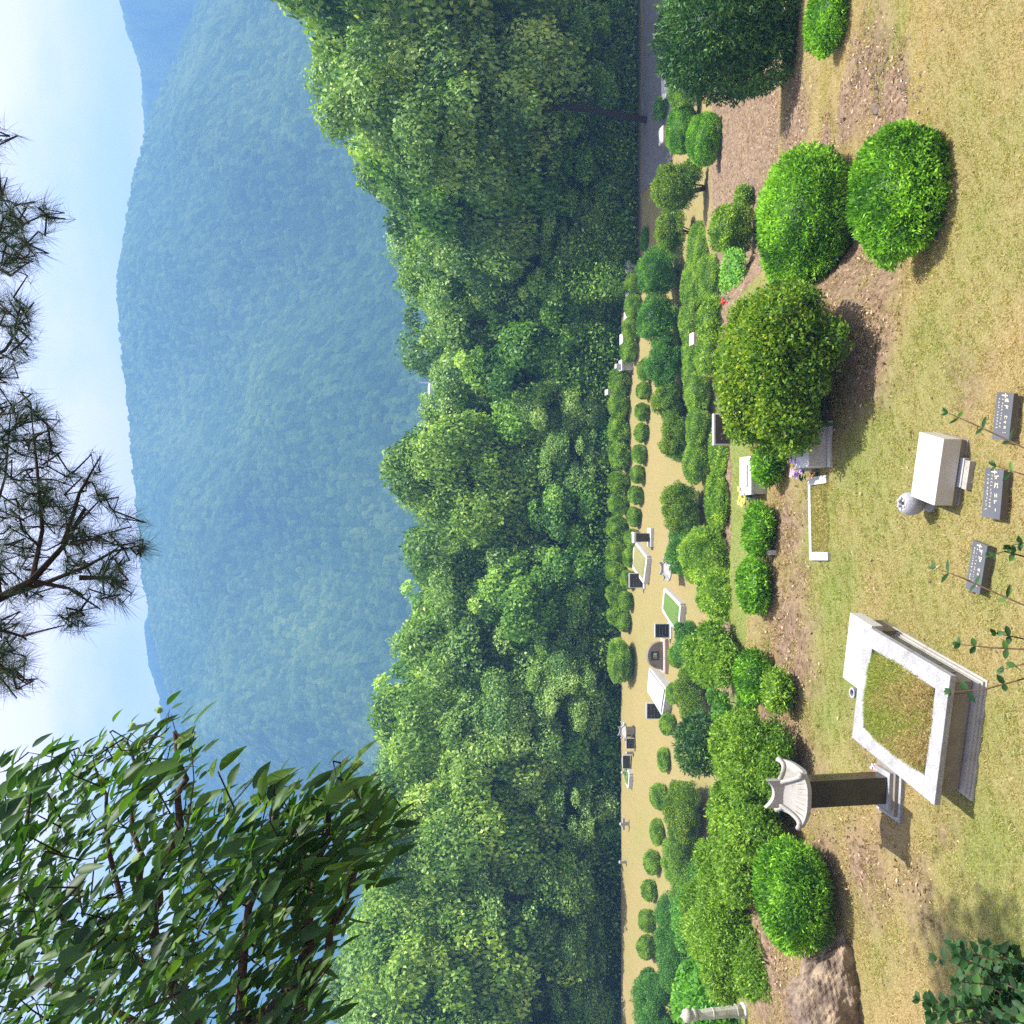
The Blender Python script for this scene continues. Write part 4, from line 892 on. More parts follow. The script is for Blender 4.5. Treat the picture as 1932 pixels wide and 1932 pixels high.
# --- grave under the azalea: kerbed turf and a small tombstone
zk = .06; c, L, Wd, rz = top_rect((1524, 901), (1527, 1057), (1560, 1000), zk)
L = abs(L); o = empty('kerbed_grave', (c[0], c[1], gz(*c)), 'low turf grave with a white stone kerb sunk in the grass', 'grave', rz=rz)
k0 = gz(*c); kh = zk - k0; sgn = 1
mb = MB(); q_ = on(1525, 980, zk)[:2] - c; sgk = 1 if (-math.sin(rz) * q_[0] + math.cos(rz) * q_[1]) > 0 else -1
far = .5 * Wd
mb.box((0, sgk * (Wd / 2 - .03), -.05), (L, .07, kh + .05)); mb.box((L / 2 - .06, 0, -.05), (.12, Wd - .02, kh + .045)); mb.box((-L / 2 + .06, 0, -.05), (.12, Wd - .02, kh + .045))
mb.build('kerb', M['white'], o, bevel=.006)
rg = np.random.default_rng(18); n = 5200; u = rg.uniform(-1, 1, n); v = rg.uniform(-1, 1, n); Lx = L / 2 - .12; Ly = Wd / 2
zmd = lambda u, v: kh - .045 - .03 * np.clip(-v * sgk, 0, 1) + .03 * (np.clip(1 - u ** 4, 0, 1) * np.clip(1 - (v) ** 4, 0, 1)) ** .5
P = np.stack([u * Lx, v * Ly, zmd(u, v)], 1); T = unit(np.stack([rg.normal(0, .7, n), rg.normal(0, .7, n), rg.uniform(.3, 1, n)], 1)); Sd = unit(np.cross(T, rg.normal(size=(n, 3))))
Vb = np.stack([P - Sd * .0045, P + Sd * .0045, P + T * rg.uniform(.02, .06, n)[:, None]], 1).reshape(-1, 3)
nu = 24; uu = np.linspace(-1, 1, nu); U, V_ = np.meshgrid(uu, uu, indexing='ij'); ii = np.arange(nu * nu).reshape(nu, nu); Qm = np.stack([ii[:-1, :-1], ii[1:, :-1], ii[1:, 1:], ii[:-1, 1:]], -1).reshape(-1, 4)
me = mesh_np('turf', np.vstack([np.stack([U * Lx, V_ * Ly, zmd(U, V_)], -1).reshape(-1, 3), Vb]), [Qm, np.arange(3 * n).reshape(n, 3) + nu * nu], tint=np.concatenate([np.full(nu * nu, .30), np.repeat(np.where(rg.random(n) < .48, rg.uniform(0, .45, n), rg.uniform(.52, 1, n)), 3)]), mats=[M['blade']])
link(bpy.data.objects.new('turf', me), o)
# tombstone box
zt = .34; c, L, Wd, rz = top_rect((1528, 866), (1528, 790), (1506, 850), zt)
c0 = on(1528, 880, zt)[:2]; c1 = on(1527, 795, zt)[:2]; rz = math.atan2(*(c1 - c0)[::-1]); L = np.hypot(*(c1 - c0)); nn = np.array([-math.sin(rz), math.cos(rz)]); c = (c0 + c1) / 2 + nn * .26
o = empty('tombstone', (c[0], c[1], gz(*c)), 'white granite tombstone with a black inset slab under the azalea', 'tombstone', rz=rz); g0 = gz(*c)
MB().box((0, 0, -.04), (L, .46, zt - g0 + .04)).build('block', M['white'], o, bevel=.008)
MB().box((.07, 0.10, zt - g0 + .001), (L * .72, .28, .025)).build('inset_slab', M['plaque'], o, bevel=.003)
MB().box((0, -.30, -.04), (L * 1.02, .08, .10)).build('foot', M['white'], o)
flowers(1506, 882, .28, 12, ['purple'], .15, 'bunch of purple flowers in a grey pot at the tombstone end', h=.34, pot='vase', seed=5)
flowers(1533, 893, .10, 5, ['orange'], .07, 'small orange flower in the turf beside the tombstone', h=.10, seed=6)
flowers(1516, 768, .40, 10, ['pink'], .14, 'crimson pink flowers half hidden under the azalea', h=.42, seed=7)
flowers(1546, 764, .14, 12, ['white_petal'], .17, 'white flowers at the shaded end of the tombstone', h=.20, seed=8)
flowers(1528, 800, .42, 8, ['white_petal'], .10, 'white flowers lying across the middle of the tombstone', h=.40, seed=9)
# white stone box beyond the small clipped shrub
def simple_tomb(X0, X1, Y0, Y1, dpt, h, lab, mtl='white', name='tombstone', cat='tombstone', top='white', y=None, rz=0.0, slab=None):
    Yc = (Y0 + Y1) / 2; p = hit(X1, Yc) if y is None else at(X1, Yc, y); dc = p[1] * FW[1] + (p[2] - CAM[2]) * FW[2]; w_ = (Y1 - Y0) / F * dc
    o = empty(name, (p[0], p[1] + dpt / 2, gz(p[0], p[1] + dpt / 2)), lab, cat, rz=rz)
    MB().box((0, 0, -.3), (w_, dpt, h + .3)).build('block', M[mtl], o, bevel=.01)
    MB().box((0, 0, h - .002), (w_ * 1.04, dpt * 1.05, .06)).build('cap', M[top], o, bevel=.01)
    if slab: MB().box((0, 0, h + .055), (w_ * .6, dpt * .5, .02)).build('inset_slab', M[slab], o)
    return o
simple_tomb(1417, 1447, 862, 932, .45, .22, 'white stone tomb box half hidden by the small clipped shrub', slab='granite')
flowers(1436, 937, -.1, 9, ['yellow'], .14, 'yellow flower beside the white stone box', h=.3, pot='vase', seed=12)
simple_tomb(1461, 1466, 1038, 1047, .1, .07, 'small white stone between the two clipped shrubs', name='small_white_stone', cat='stone')
# --- dark slab with white edge behind the hedges
p = hit(1352, 805); 
def slab_stone(Xb, Y0, Y1, h, lab, y=None, name='black_tombstone', th=.16, tilt=-12, base=True, group=None, frame_='white'):
    Yc = (Y0 + Y1) / 2; p = hit(Xb, Yc) if y is None else at(Xb, Yc, y); dc = p[1] * FW[1] + (p[2] - CAM[2]) * FW[2]; w_ = (Y1 - Y0) / F * dc
    o = empty(name, (p[0], p[1], gz(p[0], p[1])), lab, 'tombstone', group)
    a = MB().box((0, 0, 0), (w_, th, h)).build('slab', M[frame_], o, bevel=.01); a.rotation_euler = (R(tilt), 0, 0); a.location = (0, 0, .06)
    b = MB().box((0, -th / 2 - .006, h * .05), (w_ * .90, .02, h * .88)).build('inscribed_face', M['black'], a)
    mb = MB(); rg = np.random.default_rng(int(Yc))
    for j in range(3):
        for k in range(5):
            if rg.random() < .8: mb.box((-w_ * .3 + w_ * .15 * k, -th / 2 - .018, h * (.25 + .2 * j)), (w_ * .05, .006, h * .045))
    mb.build('lettering', M['granite_side'], b)
    if base: MB().box((0, 0, -.2), (w_ * 1.1, .5, .27)).build('base', M['white'], o, bevel=.01)
    return o
slab_stone(1352, 780, 840, .62, 'black inscribed tombstone with white frame between the hedges', y=24.5, tilt=-6)

# --- far lawn graves
slab_stone(1215, 1081, 1109, .72, 'black plate beside the kerbed far grave, in line with the roofless stele')
slab_stone(1265, 1176, 1203, .70, 'black plate between the green kerbed grave and the half-round stone')
slab_stone(1250, 1326, 1356, .74, 'black plate at the lower end of the white glossy tomb')
# roofless stele with white cap and foot
p = hit(1230, 1014); o = empty('black_stele', tuple(p), 'tall black stele with white cap and foot on the far lawn', 'stele')
hh = at(1194, 1014, p[1])[2] - p[2]
MB().box((0, 0, -.1), (.95, .6, .26)).build('foot', M['white'], o, bevel=.02); MB().box((0, 0, .16), (.42, .28, hh - .28)).build('shaft', M['black'], o); MB().box((0, 0, hh - .12), (.54, .38, .12)).build('cap', M['white'], o, bevel=.02)
def kerb_grave(spots, zoff, lab, turf='grass_turf', solid=None, hh=.24):
    P_ = [hit(*s) for s in spots]; c = sum(P_) / 4; o = empty('kerbed_grave', (c[0], c[1], gz(c[0], c[1])), lab, 'grave'); z0 = .0
    mb = MB(); k = [Vector((q[0] - c[0], q[1] - c[1], 0)) for q in P_]
    for i in range(4):
        a, b_ = k[i], k[(i + 1) % 4]; d = (b_ - a).normalized(); nn = Vector((-d.y, d.x, 0)) * .09; 
        mb.hexa([tuple(a - nn + Vector((0, 0, -.1))), tuple(b_ - nn + Vector((0, 0, -.1))), tuple(b_ + nn + Vector((0, 0, -.1))), tuple(a + nn + Vector((0, 0, -.1)))],
                [tuple(a - nn + Vector((0, 0, hh + .003 * i))), tuple(b_ - nn + Vector((0, 0, hh + .003 * i))), tuple(b_ + nn + Vector((0, 0, hh + .003 * i))), tuple(a + nn + Vector((0, 0, hh + .003 * i)))])
    mb.build('kerb', M['white'], o)
    mb = MB(); n = 10; V = []; Fs = []
    for i in range(n + 1):
        for j in range(n + 1):
            s, t = i / n, j / n; q = k[0] * (1 - s) * (1 - t) + k[1] * s * (1 - t) + k[2] * s * t + k[3] * (1 - s) * t; bump = (16 * s * (1 - s) * t * (1 - t)) ** .4
            V.append((q.x * .96, q.y * .96, hh - .04 + (0.16 * bump if not solid else .09))) 
    for i in range(n):
        for j in range(n): Fs.append((i * (n + 1) + j, (i + 1) * (n + 1) + j, (i + 1) * (n + 1) + j + 1, i * (n + 1) + j + 1))
    mb.add(V, Fs).build('turf' if not solid else 'cover_slab', M[solid or turf], o); return o
def turf_mat(name, c0, c1):
    m_, t, b, out = mat(name); n1 = noise(t, 14, 6, .75); r1 = ramp(t, [(.35, c0), (.65, c1)], n1.outputs[0]); t.links.new(r1.outputs[0], b.inputs['Base Color']); b.inputs['Roughness'].default_value = .95
    bp = node(t, 'ShaderNodeBump'); bp.inputs['Distance'].default_value = .04; t.links.new(n1.outputs[0], bp.inputs['Height']); t.links.new(bp.outputs[0], b.inputs['Normal']); return m_
M['grass_turf'] = turf_mat('dry_turf', (.13, .13, .04), (.27, .25, .10)); M['green_turf'] = turf_mat('green_turf', (.05, .11, .015), (.12, .21, .035))
M['glossy'] = stone_mat('glossy_white_slab', (.40, .44, .55), (.46, .50, .62), 2, .2, 0, big=(.95, .95, .97))
kerb_grave([(1206, 1022), (1229, 1052), (1224, 1098), (1203, 1070)], 0, 'kerbed grave with dry turf beside the black stele')
kerb_grave([(1262, 1112), (1294, 1142), (1288, 1196), (1258, 1150)], 0, 'kerbed grave with lush green turf, bush at its corner', turf='green_turf')
kerb_grave([(1242, 1262), (1272, 1300), (1264, 1346), (1238, 1302)], 0, 'white glossy tomb with a smooth slab cover', solid='glossy', hh=.40)
kerb_grave([(1186, 1436), (1194, 1462), (1192, 1486), (1184, 1462)], 0, 'small kerbed grave with vivid green turf beyond the lone balls', turf='green_turf', hh=.2)
# half-round stone
p = hit(1257, 1236); o = empty('half_round_stone', tuple(p), 'half-round grey monument with a framed black picture plate', 'monument')
w2 = 1.05; hh = .2 + (at(1222, 1236, p[1])[2] - p[2]) - .38
mb = MB(); n = 20; fr, bk = [], []
pts = [(w2 * .5 * math.cos(math.pi * i / n), .22 + (hh) * math.sin(math.pi * i / n) ** .8) for i in range(n + 1)]
V = [(x, -.14, z) for x, z in pts] + [(x, .16, z) for x, z in pts]; m_ = n + 1
mb.add(V, [tuple(range(m_))[::-1], tuple(range(m_, 2 * m_))] + [(i, i + 1, m_ + i + 1, m_ + i) for i in range(n)] + [(0, m_, 2 * m_ - 1, n)])
hs = mb.build('stone', M['granite_side'], o); hs.scale = (1.25, 1, 1)
MB().box((0, -.147, .22 + hh * .25), (.42, .012, .40)).build('picture_plate', M['black'], o)
mb = MB(); mb.box((-.10, -.156, .22 + hh * .25 + .1), (.03, .01, .18)); mb.box((-.02, -.156, .22 + hh * .25 + .1), (.03, .01, .2)); mb.box((.08, -.156, .22 + hh * .25 + .12), (.11, .01, .16)); mb.build('picture', M['white'], o)
MB().box((0, -.05, -.1), (1.65, .7, .32)).build('base', M['concrete'], o, bevel=.05)
# small roofed stele near the azaleas
p = hit(1285, 1072); o = empty('small_roofed_stele', (p[0], p[1], p[2]), 'small roofed stele half hidden by the dark azalea', 'stele'); hh = at(1262, 1072, p[1])[2] - p[2]
MB().box((0, 0, -.2), (.5, .3, hh + .2)).build('shaft', M['black'], o); stele_roof(o, .55, .42, .32, hh, M['granite'])
# far roofed stele and company on the lawn edge
p = hit(1196, 1378); o = empty('small_roofed_stele', tuple(p), 'little white roofed stele at the far lawn edge against the wood', 'stele'); hh = at(1180, 1378, p[1])[2] - p[2]
MB().box((0, 0, -.1), (.36, .28, hh + .1)).build('shaft', M['granite'], o); stele_roof(o, .44, .3, .26, hh, M['granite'])
slab_stone(1199, 1392, 1412, .45, 'tiny black stone next to the white roofed stele at the wood', base=False)
slab_stone(1191, 1424, 1450, .42, 'tiny black stone beside the vivid green turf grave', base=False)
def marker(X, Y, lab, h=.28, cross=False, mtl='granite'):
    p = hit(X, Y); o = empty('white_marker_stone', tuple(p), lab, 'stone')
    MB().box((0, 0, -.1), (.17, .15, h + .1), top=.8).build('post', M[mtl], o, bevel=.015); MB().lathe([(.09, h), (.10, h + .03), (.05, h + .08), (.01, h + .10)], n=10).build('cap', M[mtl], o)
    if cross: MB().box((0, 0, h * .55), (.62, .1, .13)).build('arm', M[mtl], o)
    return o
marker(1192, 1387, 'white post on the wood side of the little roofed stele'); marker(1196, 1394, 'white post under the little roofed stele', .4)
marker(1195, 1420, 'white post above the tiny black stone of the vivid green grave', .35); marker(1190, 1457, 'white post below the tiny black stone of the vivid green grave', .45)
marker(1187, 1554, 'tiny white cross-shaped stone alone on the far lawn edge', .45, True); marker(1182, 1626, 'tiny white pointed stone, lowest on the far lawn edge', .35)
marker(1208, 1006, 'white post at the upper corner of the black stele', .4)
# white stones between the hedge rows at the right
wh = [(1200, 508, .42, 'white stone with pink flower between dark hedge and short row', .8), (1194, 552, .2, 'small white stone between the first and second row shrubs', .7), (1191, 600, .2, 'small white stone between the second and third row shrubs', .7), (1186, 642, .3, 'small white stone between the third and fourth row shrubs', .7),
      (1192, 692, .52, 'white stepped monument at the lower end of the short row', .75), (1151, 742, .3, 'small white statue-like stone against the wood', .4)]
for X, Y, h, lab, wd in wh:
    p = hit(X, Y) if X > 1160 else at(X, Y, 55); o = empty('white_stone', (p[0], p[1], gz(p[0], p[1]) if X > 1160 else p[2] - .2), lab, 'stone')
    MB().box((0, 0, -.2), (wd * .55, .5, h + .2)).build('block', M['white'], o, bevel=.03); MB().box((.05, 0, h), (wd * .8, .6, .13)).build('cap', M['white'], o, bevel=.03)
    if h > .5: MB().box((0, 0, h + .12), (wd * .35, .35, .28)).build('finial', M['white'], o, bevel=.06)
flowers(1190, 497, 0, 6, ['pink'], .2, 'pink flowers on the white stone near the wood corner', yv=hit(1200, 500)[1] + .2, h=.2, seed=21)
flowers(1222, 1074, 0, 6, ['red', 'white_petal'], .16, 'red and white flowers behind the kerbed far grave', yv=hit(1205, 1085)[1] + 1.5, h=.25, seed=22)
flowers(1364, 573, 0, 12, ['red'], .22, 'bright red flowers between the pale bush and the rounded hedge', yv=hit(1366, 573)[1], h=.3, seed=23)
flowers(1321, 636, 0, 12, ['purple'], .22, 'purple flowers in a white stone between hedge shrubs', yv=hit(1350, 636)[1] + .3, h=.3, seed=24)
simple_tomb(1316, 1345, 628, 650, .5, .8, 'pale stone post under the purple flowers', mtl='concrete', name='stone_post', cat='stone', y=hit(1350, 636)[1] + .35)
simple_tomb(1338, 1372, 700, 715, .4, .45, 'small pale stone beside the azalea among the hedges', mtl='concrete', name='small_white_stone', cat='stone', y=24.0)
# --- right side: white slabs and sandstone block near the road
simple_tomb(1262, 1272, 118, 178, .9, .25, 'long white slab behind the dark conifer by the road', name='white_slab', cat='stone slab')
simple_tomb(1262, 1270, 238, 268, .6, .45, 'pale plant box at the road edge behind the rounded shrubs', mtl='concrete', name='stone_planter', cat='planter')
def px_block(spots, h, name, lab, cat, mtl, bev=.02):
    P_ = [hit(*s) for s in spots]; c = sum(P_) / len(P_); zt_ = min(q[2] for q in P_) + h * 1.3; o = empty(name, (c[0], c[1], zt_ - h), lab, cat)
    mb = MB(); mb.hexa([(q[0] - c[0], q[1] - c[1], -.7) for q in P_], [(q[0] - c[0], q[1] - c[1], h * .6) for q in P_]); b = mb.build('block', M[mtl], o, bevel=bev)
    return o
px_block([(1446, 378), (1450, 336), (1424, 338), (1420, 378)], .22, 'sandstone_slab', 'dark weathered sandstone slab with a hollow beneath it', 'stone slab', 'sand_block')
# scattered field stones on the dirt bank
def pebble(X, Y, s, lab, seed, grp='broken stones in the eroded bank'):
    p = hit(X, Y); rg = np.random.default_rng(seed); bm = bmesh.new(); bmesh.ops.create_icosphere(bm, subdivisions=2, radius=1)
    for v in bm.verts: v.co = Vector((v.co.x * s * 1.5, v.co.y * s, v.co.z * s * .6)) * (1 + rg.normal(0, .10))
    me = bpy.data.meshes.new('broken_stone'); bm.to_mesh(me); bm.free(); me.materials.append(M['sand_block']); o = link(bpy.data.objects.new('broken_stone', me)); o.location = (p[0], p[1], p[2] + s * .15); o.rotation_euler = (0, 0, rg.uniform(0, 6)); tag(o, lab, 'stone', grp)
rg = np.random.default_rng(77)
for i in range(70):
    X = rg.uniform(1598, 1740); Y = 90 + (X - 1598) * .55 + rg.normal(0, 45)
    if 60 < Y < 250: pebble(X, Y, rg.uniform(.012, .04), 'broken brown stone in the eroded bank near the big oval evergreen', 300 + i)
pebble(1655, 205, .09, 'largest pale stone in the eroded bank', 400, 'larger stones of the bank')
pebble(1540, 1480, .03, 'small pebble under the stele roof', 402, 'larger stones of the bank')

# --- stone pillar
p = hit(1408, 1906); o = empty('stone_pillar', tuple(p), 'weathered white stone pillar with a rounded cap at the lower edge', 'pillar'); hh = at(1283, 1910, p[1])[2] - p[2]; s = hh
MB().lathe([(.12 * s, -.1), (.12 * s, .05 * s), (.085 * s, .08 * s), (.10 * s, .12 * s), (.105 * s, .16 * s)], n=8).build('base', M['pillar'], o)
MB().lathe([(.088 * s, .16 * s), (.080 * s, .50 * s), (.087 * s, .505 * s), (.087 * s, .52 * s), (.080 * s, .525 * s), (.066 * s, .72 * s), (.050 * s, .75 * s)], n=8).build('shaft', M['pillar'], o)
MB().lathe([(.045 * s, .75 * s), (.085 * s, .76 * s), (.09 * s, .80 * s), (.07 * s, .83 * s), (.06 * s, .84 * s), (.095 * s, .86 * s), (.10 * s, .90 * s), (.08 * s, .945 * s), (.03 * s, .965 * s), (.02 * s, .985 * s), (.001, 1.0 * s)], n=20).build('cap', M['pillar'], o, smooth=True)

# --- boulders
def boulder(X0, X1, Y0, Y1, lab, seed, dpt=1.0):
    Yc = (Y0 + Y1) / 2; p = hit(X1, Yc); dc = p[1] * FW[1] + (p[2] - CAM[2]) * FW[2]; rx_ = (Y1 - Y0) / F * dc / 2; ry_ = rx_ * dpt; y = p[1] + ry_ * .8; x = ray(X1, Yc)[0] * y; z = gz(x, y); h = at(X0, Yc, y + ry_ * .3)[2] - z
    bm = bmesh.new(); bmesh.ops.create_icosphere(bm, subdivisions=6, radius=1); bm.verts.ensure_lookup_table()
    D = np.array([v.co[:] for v in bm.verts]); rg = np.random.default_rng(seed); f = np.ones(len(D))
    for _ in range(22):      # facets
        a = unit(rg.normal(size=3)); c = rg.uniform(.62, .9); dt = D @ a; f = np.where(dt > c, np.minimum(f, c / np.maximum(dt, .01)), f)
    f = f * lumps(D, rg, 6, .06, 3) * (1 - .07 * np.abs(lumps(D, rg, 5, 1, 5) - 1)) * lumps(D, rg, 8, .03, 12) * lumps(D, rg, 10, .018, 32)
    for v, q, k in zip(bm.verts, D, f): v.co = Vector((q[0] * rx_ * 1.08 * k, q[1] * ry_ * k, q[2] * h * .95 * k))
    me = bpy.data.meshes.new('boulder'); bm.to_mesh(me); bm.free(); me.materials.append(M['rock']); o = link(bpy.data.objects.new('boulder', me)); o.location = (x, y, z); tag(o, lab, 'boulder')
boulder(1462, 1636, 1750, 2010, 'big reddish brown boulder at the lower edge beside the clipped evergreen', 31, .9)
boulder(1432, 1510, 1722, 1800, 'smaller dark boulder behind the clipped evergreen', 32, .5)
# tiny litter and leaf on the lawn left out of the photo's marks
# --- far buildings glimpsed over the wood
def fb(X, Y, y): q = at(X, Y, y); return q
q = fb(818, 727, 330); o = empty('domed_hall', (q[0], q[1], q[2] - 6), 'white domed building roof glimpsed over the treetops', 'building')
MB().lathe([(3.2, 0), (3.2, 5.0), (3.0, 6.0), (2.4, 6.9), (1.3, 7.5), (.01, 7.7)], n=24).build('dome', M['dome'], o, smooth=True)
q = fb(816, 757, 330); o = empty('blue_roofed_house', (q[0], q[1], q[2] - 5), 'long cream building with a blue roof strip over the treetops', 'building')
MB().box((0, 0, 0), (10, 6, 6.2)).build('wall', M['wall'], o); MB().box((.5, -3.1, 3.6), (6, .3, 1.5)).build('roof', M['blue_roof'], o)
for i, (X, Y, lab) in enumerate([(808, 705, 'thin white pole left of the dome in upright view'), (806, 722, 'thin white mast rising over the domed roof'), (806, 770, 'thin white pole past the blue roofed building')]):
    q = fb(X - 8, Y, 328); tag(MB().tube([(q[0], q[1], q[2] - 14), (q[0], q[1], q[2] + 1)], .22, 6).build('pole', M['dome']), lab, 'pole')
q = fb(806, 1027, 300); o = empty('pale_house', (q[0], q[1], q[2] - 5), 'tiny pale house wall between the treetops and the mountain', 'house'); MB().box((0, 0, 0), (5, 4, 5)).build('wall', M['wall'], o); MB().box((0, 0, 5), (5.6, 4.6, .6), top=.5).build('roof', M['dome'], o)

# ================================================================== near branches
def in_poly(x, y, poly):
    c = False; n = len(poly)
    for i in range(n):
        x0, y0 = poly[i]; x1, y1 = poly[(i + 1) % n]
        if (y0 > y) != (y1 > y) and x < (x1 - x0) * (y - y0) / (y1 - y0) + x0: c = not c
    return c
def big_leaf(Vl, Fl, Tn, p, T, N, L, W, droop, tint):
    """serrated-looking folded leaf with a drooping tip"""
    T = T / np.linalg.norm(T); Sd = np.cross(T, N); Sd /= np.linalg.norm(Sd) + 1e-9; Nn = np.cross(Sd, T)
    n0 = len(Vl); prof = [(0, .0), (.12, .55), (.35, 1.0), (.6, .92), (.82, .5), (1.0, 0)]
    rows = []
    for k, (s, w_) in enumerate(prof):
        c = p + T * L * s - np.array([0, 0, 1]) * droop * L * s * s
        if w_ == 0: rows.append([len(Vl)]); Vl.append(c)
        else:
            rows.append([len(Vl), len(Vl) + 1, len(Vl) + 2]); Vl += [c + Sd * W * .5 * w_ + Nn * W * .16 * w_, c, c - Sd * W * .5 * w_ + Nn * W * .16 * w_]
    Tn += [tint] * (len(Vl) - n0)
    a = rows[0][0]; r1 = rows[1]; Fl += [(a, r1[1], r1[0]), (a, r1[2], r1[1])]
    for k in range(1, 4):
        r, q = rows[k], rows[k + 1]; Fl += [(r[0], r[1], q[1], q[0]), (r[1], r[2], q[2], q[1])]
    r, t_ = rows[4], rows[5][0]; Fl += [(r[0], r[1], t_), (r[1], r[2], t_)]
def leaves_obj(name, Vl, Fl, Tn, mtl, parent):
    tri = np.array([f for f in Fl if len(f) == 3]); qd = np.array([f for f in Fl if len(f) == 4])
    return link(bpy.data.objects.new(name, mesh_np(name, np.array(Vl), [tri, qd], tint=Tn, mats=[mtl])), parent)

# ---- chestnut tree, standing left of the camera, its crown hanging into the view
rg = np.random.default_rng(21)
poly = [(-90, 1450), (20, 1425), (50, 1402), (125, 1412), (170, 1372), (232, 1345), (262, 1372), (286, 1352), (292, 1316), (335, 1338), (372, 1372), (385, 1404), (432, 1408), (452, 1452), (440, 1500), (468, 1520), (505, 1478), (560, 1470),
        (600, 1462), (645, 1415), (668, 1440), (705, 1470), (772, 1520), (755, 1580), (700, 1598), (720, 1625), (668, 1650), (690, 1690), (640, 1720), (668, 1760), (640, 1830), (600, 1850), (635, 1900), (600, 1990), (500, 2050), (-90, 2050)]
gaps = [(475, 1560, 26), (440, 1640, 30), (465, 1720, 26), (330, 1700, 26), (300, 1830, 18), (600, 1720, 20), (590, 1600, 14), (400, 1520, 12), (250, 1600, 14), (420, 1800, 22), (520, 1860, 26), (150, 1560, 12), (270, 1930, 26), (60, 1650, 14), (475, 1660, 20), (380, 1900, 16), (560, 1800, 20), (420, 1585, 20)]
TRK = Vector((-6.3, 5.2, 0)); TRK.z = gz(TRK.x, TRK.y)
def A3(X, Y, y): return Vector([float(v) for v in at(X, Y, y)])
limbs = [  # photo spots with distance: main limbs and forks
    [(470, 2300, 5.6), (380, 1990, 6.0), (320, 1860, 6.0), (290, 1760, 6.1), (300, 1700, 6.1), (340, 1560, 6.0), (352, 1470, 6.0), (330, 1380, 6.0)],
    [(320, 1860, 6.0), (250, 1800, 6.4), (230, 1700, 6.6), (200, 1560, 6.8), (180, 1450, 7.0)],
    [(290, 1760, 6.1), (265, 1690, 6.3), (270, 1620, 6.4), (250, 1500, 6.5), (240, 1400, 6.6)],
    [(430, 2010, 5.4), (470, 1950, 5.2), (560, 1850, 5.0), (580, 1740, 5.0), (590, 1640, 5.0), (620, 1520, 5.0)],
    [(560, 1850, 5.0), (620, 1800, 4.9), (650, 1700, 5.0), (700, 1560, 5.1)],
    [(380, 1990, 6.0), (200, 1900, 6.6), (60, 1850, 7.0), (40, 1650, 7.2), (60, 1480, 7.3)],
    [(470, 1950, 5.2), (460, 1800, 5.0), (500, 1640, 5.0), (520, 1520, 5.1)],
    [(250, 1800, 6.4), (120, 1740, 6.8), (90, 1600, 7.0)]]
o = empty('chestnut_tree', TRK, 'leafy chestnut tree with spiny burs hanging into the lower left of the photo', 'tree')
inv = Matrix.Translation(-TRK)
mb = MB(); hub = A3(470, 2300, 5.6)
mb.tube([(0, 0, -.5), (.1, 0, 1.5), (.35, .1, 3.2), tuple(hub - TRK), (.2, .5, 9.2 - TRK.z), (0, .7, 11.5 - TRK.z)], [.24, .20, .17, .13, .08, .03], 10)
segs = []
for k, lb in enumerate(limbs):
    P_ = [A3(*q) for q in lb]; r0 = .042 if k in (0, 3) else .024; rad = [r0 * (1 - .8 * i / (len(P_) - 1)) + .004 for i in range(len(P_))]
    # wiggle
    PP, RR = [], []
    for i in range(len(P_) - 1):
        for t_ in (0, .5): PP.append(P_[i].lerp(P_[i + 1], t_) + (Vector(rg.normal(0, .035, 3)) if t_ else Vector((0, 0, 0)))); RR.append(rad[i] * (1 - t_) + rad[i + 1] * t_)
    PP.append(P_[-1]); RR.append(rad[-1]); mb.tube([tuple(q - TRK) for q in PP], RR, 7); segs += PP
mb.tube([tuple(hub - TRK), tuple(A3(430, 2010, 5.4) - TRK)], [.08, .05], 7)
# extra limbs outside the frame so the tree is whole
outl = []
for k in range(9):
    a = rg.uniform(1.6, 5.4); q = Vector((math.cos(a) * rg.uniform(1, 2.2), math.sin(a) * rg.uniform(1, 2.2) + .5, rg.uniform(5.5, 8.5))); mb.tube([(.2, .3, 5.0), tuple(q * .6 + Vector((0, 0, 1.6))), tuple(q)], [.06, .035, .01], 5); outl.append(q + TRK)
segA = np.array([tuple(s) for s in segs])
shoots = []
tries = 0
while len(shoots) < 430 and tries < 20000:
    tries += 1; X = rg.uniform(-90, 790); Y = rg.uniform(1310, 2040)
    if not in_poly(X + 22, Y + 20, poly) or not in_poly(X, Y, poly): continue
    if any(math.hypot(X - g[0], Y - g[1]) < g[2] * 1.25 for g in gaps): continue
    near = X > 440 + .0 * Y
    y = rg.uniform(4.5, 5.6) if (X > 430 or rg.random() < .25) else rg.uniform(5.6, 7.4)
    shoots.append(np.array(A3(X, Y, y)))
Vl, Fl, Tn = [], [], []; burs = MB(); tw = MB()
shoots.sort(key=lambda s: np.min(np.linalg.norm(segA - s, axis=1)))
